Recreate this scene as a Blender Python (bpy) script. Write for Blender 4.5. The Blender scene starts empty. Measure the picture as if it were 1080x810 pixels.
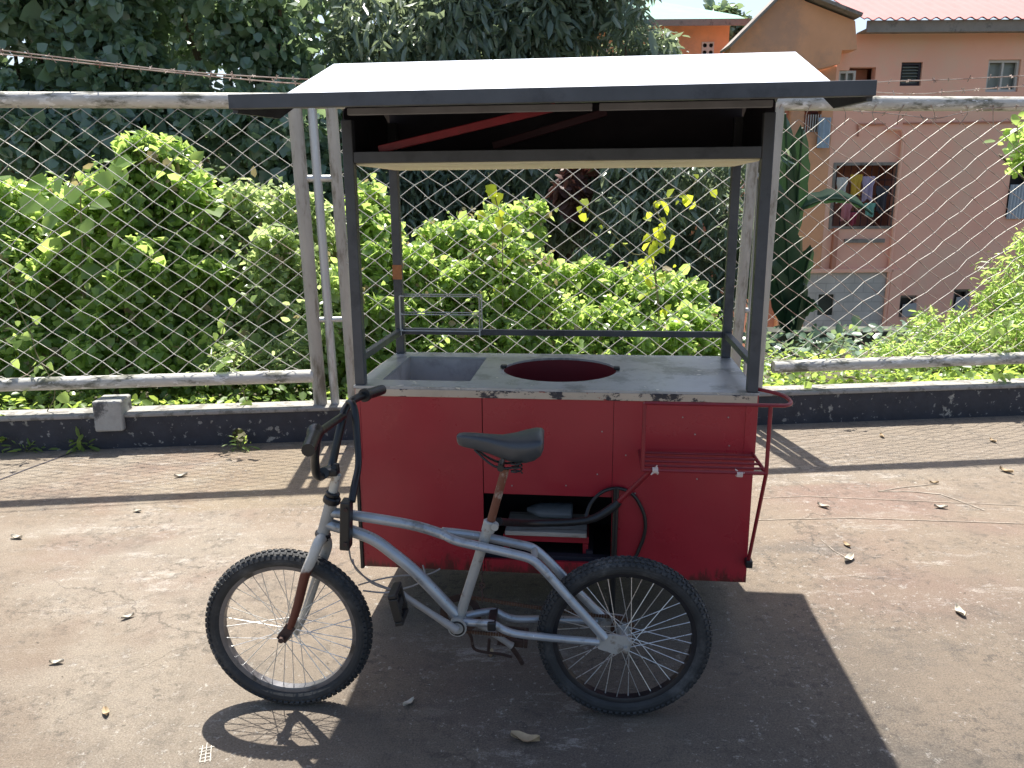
import bpy, bmesh, math, random
import numpy as np
from mathutils import Vector, Matrix
random.seed(7); rng = np.random.default_rng(11)
R = math.radians
sc = bpy.context.scene
COL = sc.collection

# ------------------------------------------------------------------ camera model
F, PITCH, ROLL, H = 838.95, R(13.254), R(-0.44), 1.5486
cp_, sp_ = math.cos(PITCH), math.sin(PITCH)
R0 = Vector((1, 0, 0)); U0 = Vector((0, sp_, cp_)); FW = Vector((0, cp_, -sp_))
CR = math.cos(ROLL) * R0 + math.sin(ROLL) * U0
CU = math.cos(ROLL) * U0 - math.sin(ROLL) * R0
EYE = Vector((0, 0, H))
def ray(px, py): return ((px - 540) / F) * CR - ((py - 405) / F) * CU + FW
def hit(px, py, p0, n):
    d = ray(px, py); t = (p0 - EYE).dot(n) / d.dot(n); return EYE + d * t
def on_ground(px, py, z=0.0): return hit(px, py, Vector((0, 0, z)), Vector((0, 0, 1)))
def on_y(px, py, y): return hit(px, py, Vector((0, y, 0)), Vector((0, 1, 0)))
class Frame:
    """A local frame standing on the ground: x along the thing, y away from the camera, z up."""
    def __init__(s, x, y, ang, z=0): s.o = Vector((x, y, z)); s.a = ang; s.m = Matrix.Translation(s.o) @ Matrix.Rotation(ang, 4, 'Z'); s.i = s.m.inverted()
    def p(s, px, py, n=0.0):
        nn = s.m.to_3x3() @ Vector((0, 1, 0)); return s.i @ hit(px, py, s.m @ Vector((0, n, 0)), nn)
    def l(s, w): return s.i @ Vector(w)

cam = bpy.data.cameras.new('camera'); co = bpy.data.objects.new('camera', cam); COL.objects.link(co)
cam.sensor_width = 36; cam.lens = 36 * F / 1080; cam.clip_end = 500; cam.clip_start = .05
co.matrix_world = Matrix(((CR.x, CU.x, -FW.x, 0), (CR.y, CU.y, -FW.y, 0), (CR.z, CU.z, -FW.z, H), (0, 0, 0, 1)))
sc.camera = co

# ------------------------------------------------------------------ materials
def mat(name, col, rough=.6, metal=0., var=.15, scale=8., col2=None, c2scale=3., c2lo=.5, c2hi=.65, bump=.0, bscale=60., spec=.5, coat=0., flecks=None, fscale=90., flo=.72, stretch=(1, 1, 1)):
    m = bpy.data.materials.new(name); m.use_nodes = True; nt = m.node_tree; N = nt.nodes; L = nt.links
    b = N['Principled BSDF']; b.inputs['Roughness'].default_value = rough; b.inputs['Metallic'].default_value = metal
    b.inputs['Specular IOR Level'].default_value = spec; b.inputs['Coat Weight'].default_value = coat
    tc = N.new('ShaderNodeTexCoord'); mp = N.new('ShaderNodeMapping'); mp.inputs['Scale'].default_value = stretch
    L.new(tc.outputs['Object'], mp.inputs['Vector'])
    def noise(s, det=5, rg=.6):
        n = N.new('ShaderNodeTexNoise'); n.inputs['Scale'].default_value = s; n.inputs['Detail'].default_value = det; n.inputs['Roughness'].default_value = rg
        L.new(mp.outputs['Vector'], n.inputs['Vector']); return n
    n1 = noise(scale)
    mr = N.new('ShaderNodeMapRange'); mr.inputs['From Min'].default_value = .25; mr.inputs['From Max'].default_value = .75
    mr.inputs['To Min'].default_value = 1 - var; mr.inputs['To Max'].default_value = 1 + var
    L.new(n1.outputs['Fac'], mr.inputs['Value'])
    def ramp(src, lo, hi):
        r = N.new('ShaderNodeMapRange'); r.interpolation_type = 'SMOOTHSTEP'; r.inputs['From Min'].default_value = lo; r.inputs['From Max'].default_value = hi
        L.new(src, r.inputs['Value']); return r.outputs['Result']
    def mix(a, bb, fac):
        x = N.new('ShaderNodeMix'); x.data_type = 'RGBA'; L.new(fac, x.inputs['Factor'])
        if isinstance(a, tuple): x.inputs[6].default_value = (*a, 1)
        else: L.new(a, x.inputs[6])
        if isinstance(bb, tuple): x.inputs[7].default_value = (*bb, 1)
        else: L.new(bb, x.inputs[7])
        return x.outputs[2]
    cur = col
    if col2: cur = mix(cur, col2, ramp(noise(c2scale, 8, .7).outputs['Fac'], c2lo, c2hi))
    if flecks: cur = mix(cur, flecks, ramp(noise(fscale, 3, .6).outputs['Fac'], flo, flo + .04))
    vm = N.new('ShaderNodeVectorMath'); vm.operation = 'SCALE'
    if isinstance(cur, tuple): vm.inputs[0].default_value = cur
    else: L.new(cur, vm.inputs[0])
    L.new(mr.outputs['Result'], vm.inputs['Scale']); L.new(vm.outputs['Vector'], b.inputs['Base Color'])
    r2 = N.new('ShaderNodeMapRange'); r2.inputs['To Min'].default_value = max(.02, rough - .12); r2.inputs['To Max'].default_value = min(1, rough + .12)
    L.new(noise(scale * 2.3).outputs['Fac'], r2.inputs['Value']); L.new(r2.outputs['Result'], b.inputs['Roughness'])
    if bump:
        bn = N.new('ShaderNodeBump'); bn.inputs['Strength'].default_value = bump; bn.inputs['Distance'].default_value = .01
        L.new(noise(bscale, 6).outputs['Fac'], bn.inputs['Height']); L.new(bn.outputs['Normal'], b.inputs['Normal'])
    return m

def leafmat(name, a, b, trans, tf=.5, rough=.4, spec=.5):
    m = bpy.data.materials.new(name); m.use_nodes = True; nt = m.node_tree; N = nt.nodes; L = nt.links
    p = N['Principled BSDF']; p.inputs['Roughness'].default_value = rough; p.inputs['Specular IOR Level'].default_value = spec
    at = N.new('ShaderNodeAttribute'); at.attribute_name = 'tint'
    x = N.new('ShaderNodeMix'); x.data_type = 'RGBA'; x.inputs[6].default_value = (*a, 1); x.inputs[7].default_value = (*b, 1)
    L.new(at.outputs['Fac'], x.inputs['Factor']); L.new(x.outputs[2], p.inputs['Base Color'])
    t = N.new('ShaderNodeBsdfTranslucent')
    y = N.new('ShaderNodeMix'); y.data_type = 'RGBA'; y.inputs[6].default_value = (*[v * .75 for v in trans], 1); y.inputs[7].default_value = (*trans, 1)
    L.new(at.outputs['Fac'], y.inputs['Factor']); L.new(y.outputs[2], t.inputs['Color'])
    ms = N.new('ShaderNodeMixShader'); ms.inputs[0].default_value = tf
    L.new(p.outputs[0], ms.inputs[1]); L.new(t.outputs[0], ms.inputs[2]); L.new(ms.outputs[0], N['Material Output'].inputs['Surface'])
    return m

M = {}
M['red'] = mat('red_paint', (.34, .020, .032), .30, 0, .12, 2.5, bump=.35, bscale=2.6, flecks=(.45, .2, .18), fscale=55, flo=.78, col2=(.27, .014, .022), c2scale=2.0, c2lo=.5, c2hi=.8)
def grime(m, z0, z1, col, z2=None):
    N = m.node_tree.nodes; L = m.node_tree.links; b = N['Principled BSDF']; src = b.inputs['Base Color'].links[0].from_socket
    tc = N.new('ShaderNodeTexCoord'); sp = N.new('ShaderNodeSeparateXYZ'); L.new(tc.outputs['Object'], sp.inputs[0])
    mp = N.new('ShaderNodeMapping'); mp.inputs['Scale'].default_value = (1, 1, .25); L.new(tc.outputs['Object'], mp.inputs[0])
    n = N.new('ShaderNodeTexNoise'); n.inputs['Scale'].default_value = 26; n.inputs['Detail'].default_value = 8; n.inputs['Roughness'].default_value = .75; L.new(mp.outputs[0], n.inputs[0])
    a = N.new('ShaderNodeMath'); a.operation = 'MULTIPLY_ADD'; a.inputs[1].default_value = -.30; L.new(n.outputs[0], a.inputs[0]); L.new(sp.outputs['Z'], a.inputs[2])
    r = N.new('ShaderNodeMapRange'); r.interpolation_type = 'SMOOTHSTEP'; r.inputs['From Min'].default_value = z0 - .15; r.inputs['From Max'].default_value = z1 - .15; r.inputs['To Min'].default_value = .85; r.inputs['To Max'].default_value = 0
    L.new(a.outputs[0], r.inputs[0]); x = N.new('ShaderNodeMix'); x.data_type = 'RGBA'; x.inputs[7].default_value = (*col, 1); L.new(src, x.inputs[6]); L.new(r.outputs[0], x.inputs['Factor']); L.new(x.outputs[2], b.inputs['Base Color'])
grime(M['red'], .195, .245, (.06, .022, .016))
M['red_tube'] = mat('red_tube_paint', (.22, .012, .02), .45, 0, .2, 20, col2=(.10, .03, .02), c2scale=22, c2lo=.6, c2hi=.7, flecks=(.5, .4, .38), fscale=80, flo=.74)
M['dred'] = mat('dark_red_inside', (.12, .004, .010), .5, 0, .2, 6)
M['maroon'] = mat('maroon_paint', (.05, .010, .018), .6, 0, .2, 6)
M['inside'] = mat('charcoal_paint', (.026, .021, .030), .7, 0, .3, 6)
M['void'] = mat('black_inside', (.006, .006, .007), .8, 0, .3, 6)  # near-black all over, for the cart's inner faces
M['steel'] = mat('grey_steel_paint', (.055, .06, .068), .45, .0, .25, 9, flecks=(.3, .3, .3), fscale=70, flo=.74, col2=(.035, .038, .045), c2scale=7)
M['soffit_grey'] = mat('lit_underside_grey', (.16, .16, .165), .55, .0, .25, 9)  # even grey imitating the lit underside of the cart roof
M['roofsheet'] = mat('white_roof_sheet', (.66, .72, .82), .35, .0, .04, 3, bump=.05, bscale=4, flecks=(.4, .38, .35), fscale=35, flo=.8)
M['cream'] = mat('cream_plywood', (.80, .76, .54), .6, 0, .12, 4, col2=(.72, .66, .44), c2scale=3)
M['counter'] = mat('worn_metal_sheet', (.42, .43, .435), .34, .25, .18, 7, col2=(.20, .21, .205), c2scale=7, c2lo=.47, c2hi=.62, bump=.08, bscale=9, flecks=(.62, .60, .54), fscale=28, flo=.66)
M['edge'] = mat('peeling_chrome_trim', (.50, .42, .33), .4, .1, .15, 14, col2=(.03, .03, .04), c2scale=15, c2lo=.54, c2hi=.58, bump=.1, bscale=50, stretch=(.6, 1, 1), flecks=(.30, .07, .05), fscale=40, flo=.66)
M['basin'] = mat('dull_basin_metal', (.42, .40, .40), .6, .1, .12, 9, col2=(.28, .26, .26), c2scale=5)
M['rubber'] = mat('tyre_rubber', (.026, .028, .030), .75, 0, .3, 14, col2=(.085, .085, .085), c2scale=7, c2lo=.48, c2hi=.72, bump=.15, bscale=160)
M['black'] = mat('black_plastic', (.011, .012, .013), .4, 0, .25, 16, bump=.05, bscale=90)
M['rim'] = mat('black_rim', (.03, .03, .034), .4, .5, .25, 18)
M['rimgrey'] = mat('dusty_grey_rim', (.14, .14, .15), .35, .5, .2, 18, col2=(.05, .05, .05), c2scale=14)
M['silver'] = mat('silver_blue_frame_paint', (.36, .39, .42), .32, .45, .14, 12, col2=(.17, .17, .165), c2scale=14, c2lo=.52, c2hi=.7, flecks=(.62, .62, .62), fscale=46, flo=.68, bump=.04, bscale=60)
M['silver2'] = mat('chalky_silver_paint', (.36, .36, .34), .5, .2, .15, 12, col2=(.17, .14, .11), c2scale=24, c2lo=.55, c2hi=.7)
M['spoke'] = mat('steel_spoke', (.62, .62, .60), .3, .7, .1, 30)
M['rust'] = mat('rusty_fork_paint', (.45, .42, .36), .6, .1, .2, 22, col2=(.15, .05, .025), c2scale=9, c2lo=.38, c2hi=.5, bump=.2, bscale=120)
def fork_mat():
    m = mat('half_rusted_fork_paint', (.50, .49, .45), .55, .1, .12, 22, col2=(.22, .15, .10), c2scale=30, c2lo=.6, c2hi=.66, bump=.2, bscale=120); N = m.node_tree.nodes; L = m.node_tree.links; b = N['Principled BSDF']
    src = b.inputs['Base Color'].links[0].from_socket; tc = N.new('ShaderNodeTexCoord'); sp = N.new('ShaderNodeSeparateXYZ'); L.new(tc.outputs['Object'], sp.inputs[0])
    n = N.new('ShaderNodeTexNoise'); n.inputs['Scale'].default_value = 24; L.new(tc.outputs['Object'], n.inputs[0]); a = N.new('ShaderNodeMath'); a.operation = 'MULTIPLY_ADD'; a.inputs[1].default_value = .12; L.new(n.outputs[0], a.inputs[0]); L.new(sp.outputs['Z'], a.inputs[2])
    r = N.new('ShaderNodeMapRange'); r.interpolation_type = 'SMOOTHSTEP'; r.inputs['From Min'].default_value = .53; r.inputs['From Max'].default_value = .56; L.new(a.outputs[0], r.inputs[0])
    x = N.new('ShaderNodeMix'); x.data_type = 'RGBA'; x.inputs[6].default_value = (.12, .032, .018, 1); L.new(src, x.inputs[7]); L.new(r.outputs[0], x.inputs['Factor']); L.new(x.outputs[2], b.inputs['Base Color']); return m
M['forkp'] = fork_mat()
M['rustdark'] = mat('rusted_steel', (.06, .035, .028), .8, .2, .4, 40, col2=(.20, .16, .13), c2scale=30, c2lo=.6, c2hi=.7, bump=.3, bscale=140)
M['stemp'] = mat('dull_chrome_with_rust', (.52, .50, .44), .5, .2, .12, 22, col2=(.22, .12, .07), c2scale=20, c2lo=.55, c2hi=.62)
M['chain'] = mat('rusty_chain', (.10, .055, .035), .7, .4, .5, 80)
M['saddle'] = mat('worn_saddle_vinyl', (.045, .052, .06), .42, 0, .2, 12, col2=(.11, .12, .13), c2scale=14, c2lo=.6, c2hi=.8, bump=.06, bscale=40)
M['cable'] = mat('grey_cable', (.30, .29, .28), .5, .2, .1, 30)
M['cloth'] = mat('pale_knotted_cloth', (.62, .5, .46), .9, 0, .1, 30)
M['plank'] = mat('weathered_plank', (.42, .38, .33), .8, 0, .2, 16, stretch=(1, 8, 8), col2=(.2, .15, .12), c2scale=8)
M['bluegrey'] = mat('faded_blue_sheet', (.14, .17, .20), .5, 0, .2, 18, stretch=(1, 1, 6))
M['pipe'] = mat('weathered_fence_pipe', (.48, .47, .43), .75, .05, .15, 14, col2=(.13, .13, .10), c2scale=12, c2lo=.48, c2hi=.64, flecks=(.62, .62, .6), fscale=30, flo=.60, bump=.3, bscale=50, stretch=(.4, 1, 1))
M['post'] = mat('weathered_fence_post', (.40, .38, .33), .8, .1, .15, 14, col2=(.17, .15, .11), c2scale=9, c2lo=.5, c2hi=.66, bump=.25, bscale=50, stretch=(1, 1, .25))
M['galv'] = mat('galvanised_tube', (.48, .50, .50), .45, .4, .1, 14, col2=(.3, .3, .27), c2scale=9, stretch=(1, 1, .3))
M['wire'] = mat('galvanised_mesh_wire', (.46, .45, .41), .5, .25, .15, 9, col2=(.34, .27, .2), c2scale=2.5, c2lo=.56, c2hi=.7)
M['barb'] = mat('rusty_barbed_wire', (.34, .27, .23), .7, .2, .3, 12, col2=(.15, .07, .05), c2scale=9)
M['mortar'] = mat('rough_mortar', (.36, .36, .34), .9, 0, .2, 12, col2=(.08, .08, .08), c2scale=6, c2lo=.5, c2hi=.62, bump=.6, bscale=40)
M['pink'] = mat('pink_wall_paint', (.90, .475, .345), .85, 0, .10, 1.0, col2=(.80, .48, .35), c2scale=.5, c2lo=.45, c2hi=.6, bump=.05, bscale=8)
M['orange'] = mat('orange_wall_paint', (.74, .37, .20), .85, 0, .10, 1.5, col2=(.54, .30, .19), c2scale=.7, c2lo=.45, c2hi=.65, bump=.05, bscale=8)
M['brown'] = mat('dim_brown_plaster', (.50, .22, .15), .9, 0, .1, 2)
M['pinkroof'] = mat('pink_roof_sheet', (.50, .24, .23), .95, 0, .05, 2, spec=.1)
M['greenroof'] = mat('green_roof_sheet', (.26, .42, .36), .95, 0, .06, 2, spec=.1)
M['gutter'] = mat('grimy_eave_concrete', (.26, .23, .20), .9, 0, .2, 3, col2=(.10, .09, .08), c2scale=3, bump=.2, bscale=10)
M['glass'] = mat('dusty_window_glass', (.20, .22, .20), .35, 0, .1, 1, spec=.6)
M['darkpane'] = mat('dark_window_louvre', (.012, .012, .014), .4, 0, .1, 1)
M['frame'] = mat('white_window_frame', (.52, .50, .47), .6, 0, .05, 3)
M['block'] = None
M['tarp'] = mat('green_grey_tarpaulin', (.20, .30, .27), .7, 0, .2, 3, col2=(.42, .42, .40), c2scale=2, bump=.3, bscale=6)
M['tin'] = mat('corrugated_tin', (.46, .50, .55), .45, .3, .1, 4)
M['bark'] = mat('grey_brown_bark', (.10, .075, .05), .9, 0, .3, 12, bump=.6, bscale=25, stretch=(1, 1, .3))
M['twig'] = mat('dry_green_stem', (.16, .15, .07), .8, 0, .2, 12)
M['deadleaf'] = mat('dry_leaf', (.42, .32, .20), .8, 0, .25, 30)
M['whiteflake'] = mat('white_paint_flake', (.52, .48, .40), .8, 0, .1, 30)
M['slime'] = mat('dark_mossy_concrete', (.035, .04, .03), .9, 0, .4, 3, col2=(.12, .12, .10), c2scale=2, bump=.4, bscale=8)
for i, c in enumerate([(.55, .36, .05), (.36, .30, .42), (.50, .50, .48), (.16, .36, .30), (.04, .04, .05), (.30, .05, .08), (.12, .10, .12), (.34, .42, .5), (.42, .16, .18)]):
    M['garment%d' % i] = mat('laundry_cloth_%d' % i, c, .9, 0, .15, 6)
M['lf_bright'] = leafmat('bright_shrub_leaves', (.10, .19, .04), (.26, .37, .13), (.70, .92, .24), .54, .30, .7)
M['lf_pale'] = leafmat('pale_shrub_leaves', (.12, .20, .06), (.30, .39, .17), (.74, .90, .36), .50, .30, .7)
M['lf_yellow'] = leafmat('yellow_green_vine_leaves', (.28, .36, .03), (.42, .48, .05), (.85, .92, .08), .55, .4)
M['lf_ivy'] = leafmat('dark_ivy_leaves', (.10, .17, .12), (.23, .32, .23), (.42, .58, .26), .34, .25, .9)
M['lf_mango'] = leafmat('dull_mango_leaves', (.12, .175, .14), (.24, .30, .23), (.42, .52, .28), .34, .28, .7)
M['lf_banana'] = leafmat('banana_leaf', (.025, .06, .035), (.045, .09, .05), (.05, .12, .04), .15, .4)
M['lf_ground'] = leafmat('ground_cover_leaves', (.10, .18, .04), (.17, .26, .08), (.6, .78, .15), .5, .4)
M['lf_dead'] = leafmat('faded_tan_leaves', (.20, .16, .09), (.42, .36, .22), (.5, .42, .2), .35, .6)
M['lf_brown'] = leafmat('dry_brown_leaves', (.07, .03, .025), (.15, .07, .055), (.12, .05, .04), .2, .6)

def pavement_mat():
    m = bpy.data.materials.new('worn_concrete_pavement'); m.use_nodes = True; nt = m.node_tree; N = nt.nodes; L = nt.links
    b = N['Principled BSDF']; b.inputs['Roughness'].default_value = .85; b.inputs['Specular IOR Level'].default_value = .3
    g = N.new('ShaderNodeNewGeometry'); pos = g.outputs['Position']
    def noise(s, det=6, rg=.65, st=None):
        n = N.new('ShaderNodeTexNoise'); n.inputs['Scale'].default_value = s; n.inputs['Detail'].default_value = det; n.inputs['Roughness'].default_value = rg
        v = pos
        if st:
            mp = N.new('ShaderNodeMapping'); mp.inputs['Scale'].default_value = st; L.new(pos, mp.inputs['Vector']); v = mp.outputs['Vector']
        L.new(v, n.inputs['Vector']); return n.outputs['Fac']
    def ramp(src, lo, hi, a=0., bb=1.):
        r = N.new('ShaderNodeMapRange'); r.interpolation_type = 'SMOOTHSTEP'; r.inputs['From Min'].default_value = lo; r.inputs['From Max'].default_value = hi
        r.inputs['To Min'].default_value = a; r.inputs['To Max'].default_value = bb; L.new(src, r.inputs['Value']); return r.outputs['Result']
    def mth(op, a, bb):
        x = N.new('ShaderNodeMath'); x.operation = op
        for i, v in enumerate((a, bb)):
            if isinstance(v, (int, float)): x.inputs[i].default_value = v
            else: L.new(v, x.inputs[i])
        return x.outputs[0]
    def mix(a, bb, fac):
        x = N.new('ShaderNodeMix'); x.data_type = 'RGBA'; L.new(fac, x.inputs['Factor'])
        for i, v in ((6, a), (7, bb)):
            if isinstance(v, tuple): x.inputs[i].default_value = (*v, 1)
            else: L.new(v, x.inputs[i])
        return x.outputs[2]
    sep = N.new('ShaderNodeSeparateXYZ'); L.new(pos, sep.inputs[0])
    dist = mth('SUBTRACT', sep.outputs['Y'], mth('MULTIPLY', sep.outputs['X'], .0992))   # 5.11 at the wall
    c = mix((.215, .172, .130), (.205, .145, .115), ramp(noise(.8, 4, .55), .48, .66))      # tan with pinkish patches
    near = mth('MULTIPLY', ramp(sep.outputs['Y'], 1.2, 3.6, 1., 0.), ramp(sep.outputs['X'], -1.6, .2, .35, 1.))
    c = mix(c, (.092, .082, .072), mth('MULTIPLY', near, ramp(noise(1.6, 6, .6), .3, .6, .45, 1.)))   # near ground darker, its colour also deepening the cart's shadow
    c = mix(c, (.105, .095, .085), ramp(noise(1.3, 7, .7, (.6, 1.3, 1)), .50, .70, 0., .85))
    c = mix(c, (.26, .225, .18), mth('MULTIPLY', ramp(sep.outputs['X'], -1.4, -.2, .8, .0), ramp(noise(1.1, 6, .6), .42, .58)))
    band = ramp(dist, 3.93, 3.99)
    c = mix(c, (.22, .175, .115), mth('MULTIPLY', mth('MULTIPLY', band, ramp(sep.outputs['X'], -2.6, -1.0, .3, 1.)), ramp(noise(1.5, 5), .3, .6, .25, .7)))
    c = mix(c, (.215, .18, .145), mth('MULTIPLY', band, ramp(sep.outputs['X'], -.5, 1.2, 0., .7)))
    c = mix(c, (.075, .068, .06), ramp(noise(5, 12, .88), .50, .62, 0., .42))                   # grime
    c = mix(c, (.40, .37, .33), mth('MULTIPLY', ramp(noise(4.5, 12, .9, (.55, 1.4, 1)), .53, .585, 0., .6), ramp(noise(.75, 3, .5), .47, .60, .05, 1.)))     # pale scuffs
    c = mix(c, (.44, .42, .38), mth('MULTIPLY', ramp(noise(34, 6, .8), .58, .63, 0., .7), ramp(noise(1.7, 5, .6), .40, .58)))
    c = mix(c, (.40, .38, .35), mth('MULTIPLY', ramp(noise(13, 9, .85), .575, .62, 0., .6), ramp(noise(1.1, 5, .6), .42, .56)))
    c = mix(c, (.05, .047, .043), mth('MULTIPLY', ramp(noise(22, 8, .85), .51, .58, 0., .6), ramp(noise(2.3, 4, .6), .4, .62)))
    wv = N.new('ShaderNodeTexVoronoi'); wv.feature = 'DISTANCE_TO_EDGE'; wv.inputs['Scale'].default_value = .55
    wn = N.new('ShaderNodeTexNoise'); wn.inputs['Scale'].default_value = 3; wn.inputs['Detail'].default_value = 8; L.new(pos, wn.inputs['Vector'])
    wa = N.new('ShaderNodeMixRGB'); wa.blend_type = 'LINEAR_LIGHT'; wa.inputs[0].default_value = .35; L.new(pos, wa.inputs[1]); L.new(wn.outputs['Color'], wa.inputs[2]); L.new(wa.outputs[0], wv.inputs['Vector'])
    c = mix(c, (.05, .045, .04), mth('MULTIPLY', ramp(wv.outputs['Distance'], .0015, .0045, .45, 0.), ramp(noise(.9, 3), .5, .56)))   # hairline cracks
    sp = N.new('ShaderNodeTexVoronoi'); sp.inputs['Scale'].default_value = 190; L.new(pos, sp.inputs['Vector'])
    c = mix(c, (.36, .34, .31), mth('MULTIPLY', ramp(sp.outputs['Distance'], .12, .2, 1., 0.), ramp(noise(9, 4), .5, .62, 0., .7)))
    fine = ramp(noise(170, 6, .9), .32, .68, .55, 1.42)
    vm = N.new('ShaderNodeVectorMath'); vm.operation = 'SCALE'; L.new(c, vm.inputs[0]); L.new(fine, vm.inputs['Scale'])
    L.new(vm.outputs[0], b.inputs['Base Color'])
    w = N.new('ShaderNodeTexWave'); w.bands_direction = 'Y'; w.inputs['Scale'].default_value = 9; w.inputs['Distortion'].default_value = 2.5; w.inputs['Detail'].default_value = 3; w.inputs['Detail Scale'].default_value = 2
    L.new(pos, w.inputs['Vector'])
    hgt = mth('ADD', mth('MULTIPLY', mth('MULTIPLY', w.outputs['Fac'], band), .12), mth('ADD', mth('MULTIPLY', noise(90, 8, .85), .9), mth('MULTIPLY', noise(8, 5), .6)))
    bn = N.new('ShaderNodeBump'); bn.inputs['Strength'].default_value = .75; bn.inputs['Distance'].default_value = .012; L.new(hgt, bn.inputs['Height']); L.new(bn.outputs['Normal'], b.inputs['Normal'])
    return m
M['pave'] = pavement_mat()

def kerb_mat():
    m = mat('black_painted_low_wall', (.030, .032, .042), .7, 0, .3, 9, col2=(.33, .32, .28), c2scale=6, c2lo=.60, c2hi=.64, bump=.45, bscale=28, flecks=(.2, .2, .19), fscale=24, flo=.62)
    return m
M['kerb'] = kerb_mat()
M['kerbtop'] = mat('bare_concrete_coping', (.29, .28, .26), .85, 0, .2, 9, col2=(.13, .125, .11), c2scale=9, c2lo=.48, c2hi=.6, bump=.3, bscale=40)
M['soil'] = mat('leaf_litter_soil', (.06, .055, .03), .95, 0, .4, 3, col2=(.10, .10, .05), c2scale=2, bump=.6, bscale=8)
M['bounce_ground'] = mat('pale_bounce_ground', (.46, .42, .35), .95, 0, .2, 2, col2=(.36, .32, .25), c2scale=1.2, bump=.4, bscale=8)

def block_mat():
    m = bpy.data.materials.new('grey_block_wall'); m.use_nodes = True; N = m.node_tree.nodes; L = m.node_tree.links
    b = N['Principled BSDF']; b.inputs['Roughness'].default_value = .9
    tc = N.new('ShaderNodeTexCoord'); mp = N.new('ShaderNodeMapping'); mp.inputs['Rotation'].default_value = (R(90), 0, 0); L.new(tc.outputs['Object'], mp.inputs[0])
    br = N.new('ShaderNodeTexBrick'); br.inputs['Scale'].default_value = 1.25; br.inputs['Color1'].default_value = (.48, .455, .42, 1); br.inputs['Color2'].default_value = (.52, .49, .455, 1)
    br.inputs['Mortar'].default_value = (.40, .38, .35, 1); br.inputs['Mortar Size'].default_value = .014; L.new(mp.outputs[0], br.inputs['Vector'])
    n = N.new('ShaderNodeTexNoise'); n.inputs['Scale'].default_value = 3; n.inputs['Detail'].default_value = 8; L.new(tc.outputs['Object'], n.inputs[0])
    mr = N.new('ShaderNodeMapRange'); mr.inputs[3].default_value = .6; mr.inputs[4].default_value = 1.3; L.new(n.outputs[0], mr.inputs[0])
    v = N.new('ShaderNodeVectorMath'); v.operation = 'SCALE'; L.new(br.outputs[0], v.inputs[0]); L.new(mr.outputs[0], v.inputs['Scale']); L.new(v.outputs[0], b.inputs['Base Color'])
    return m
M['block'] = block_mat()

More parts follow.
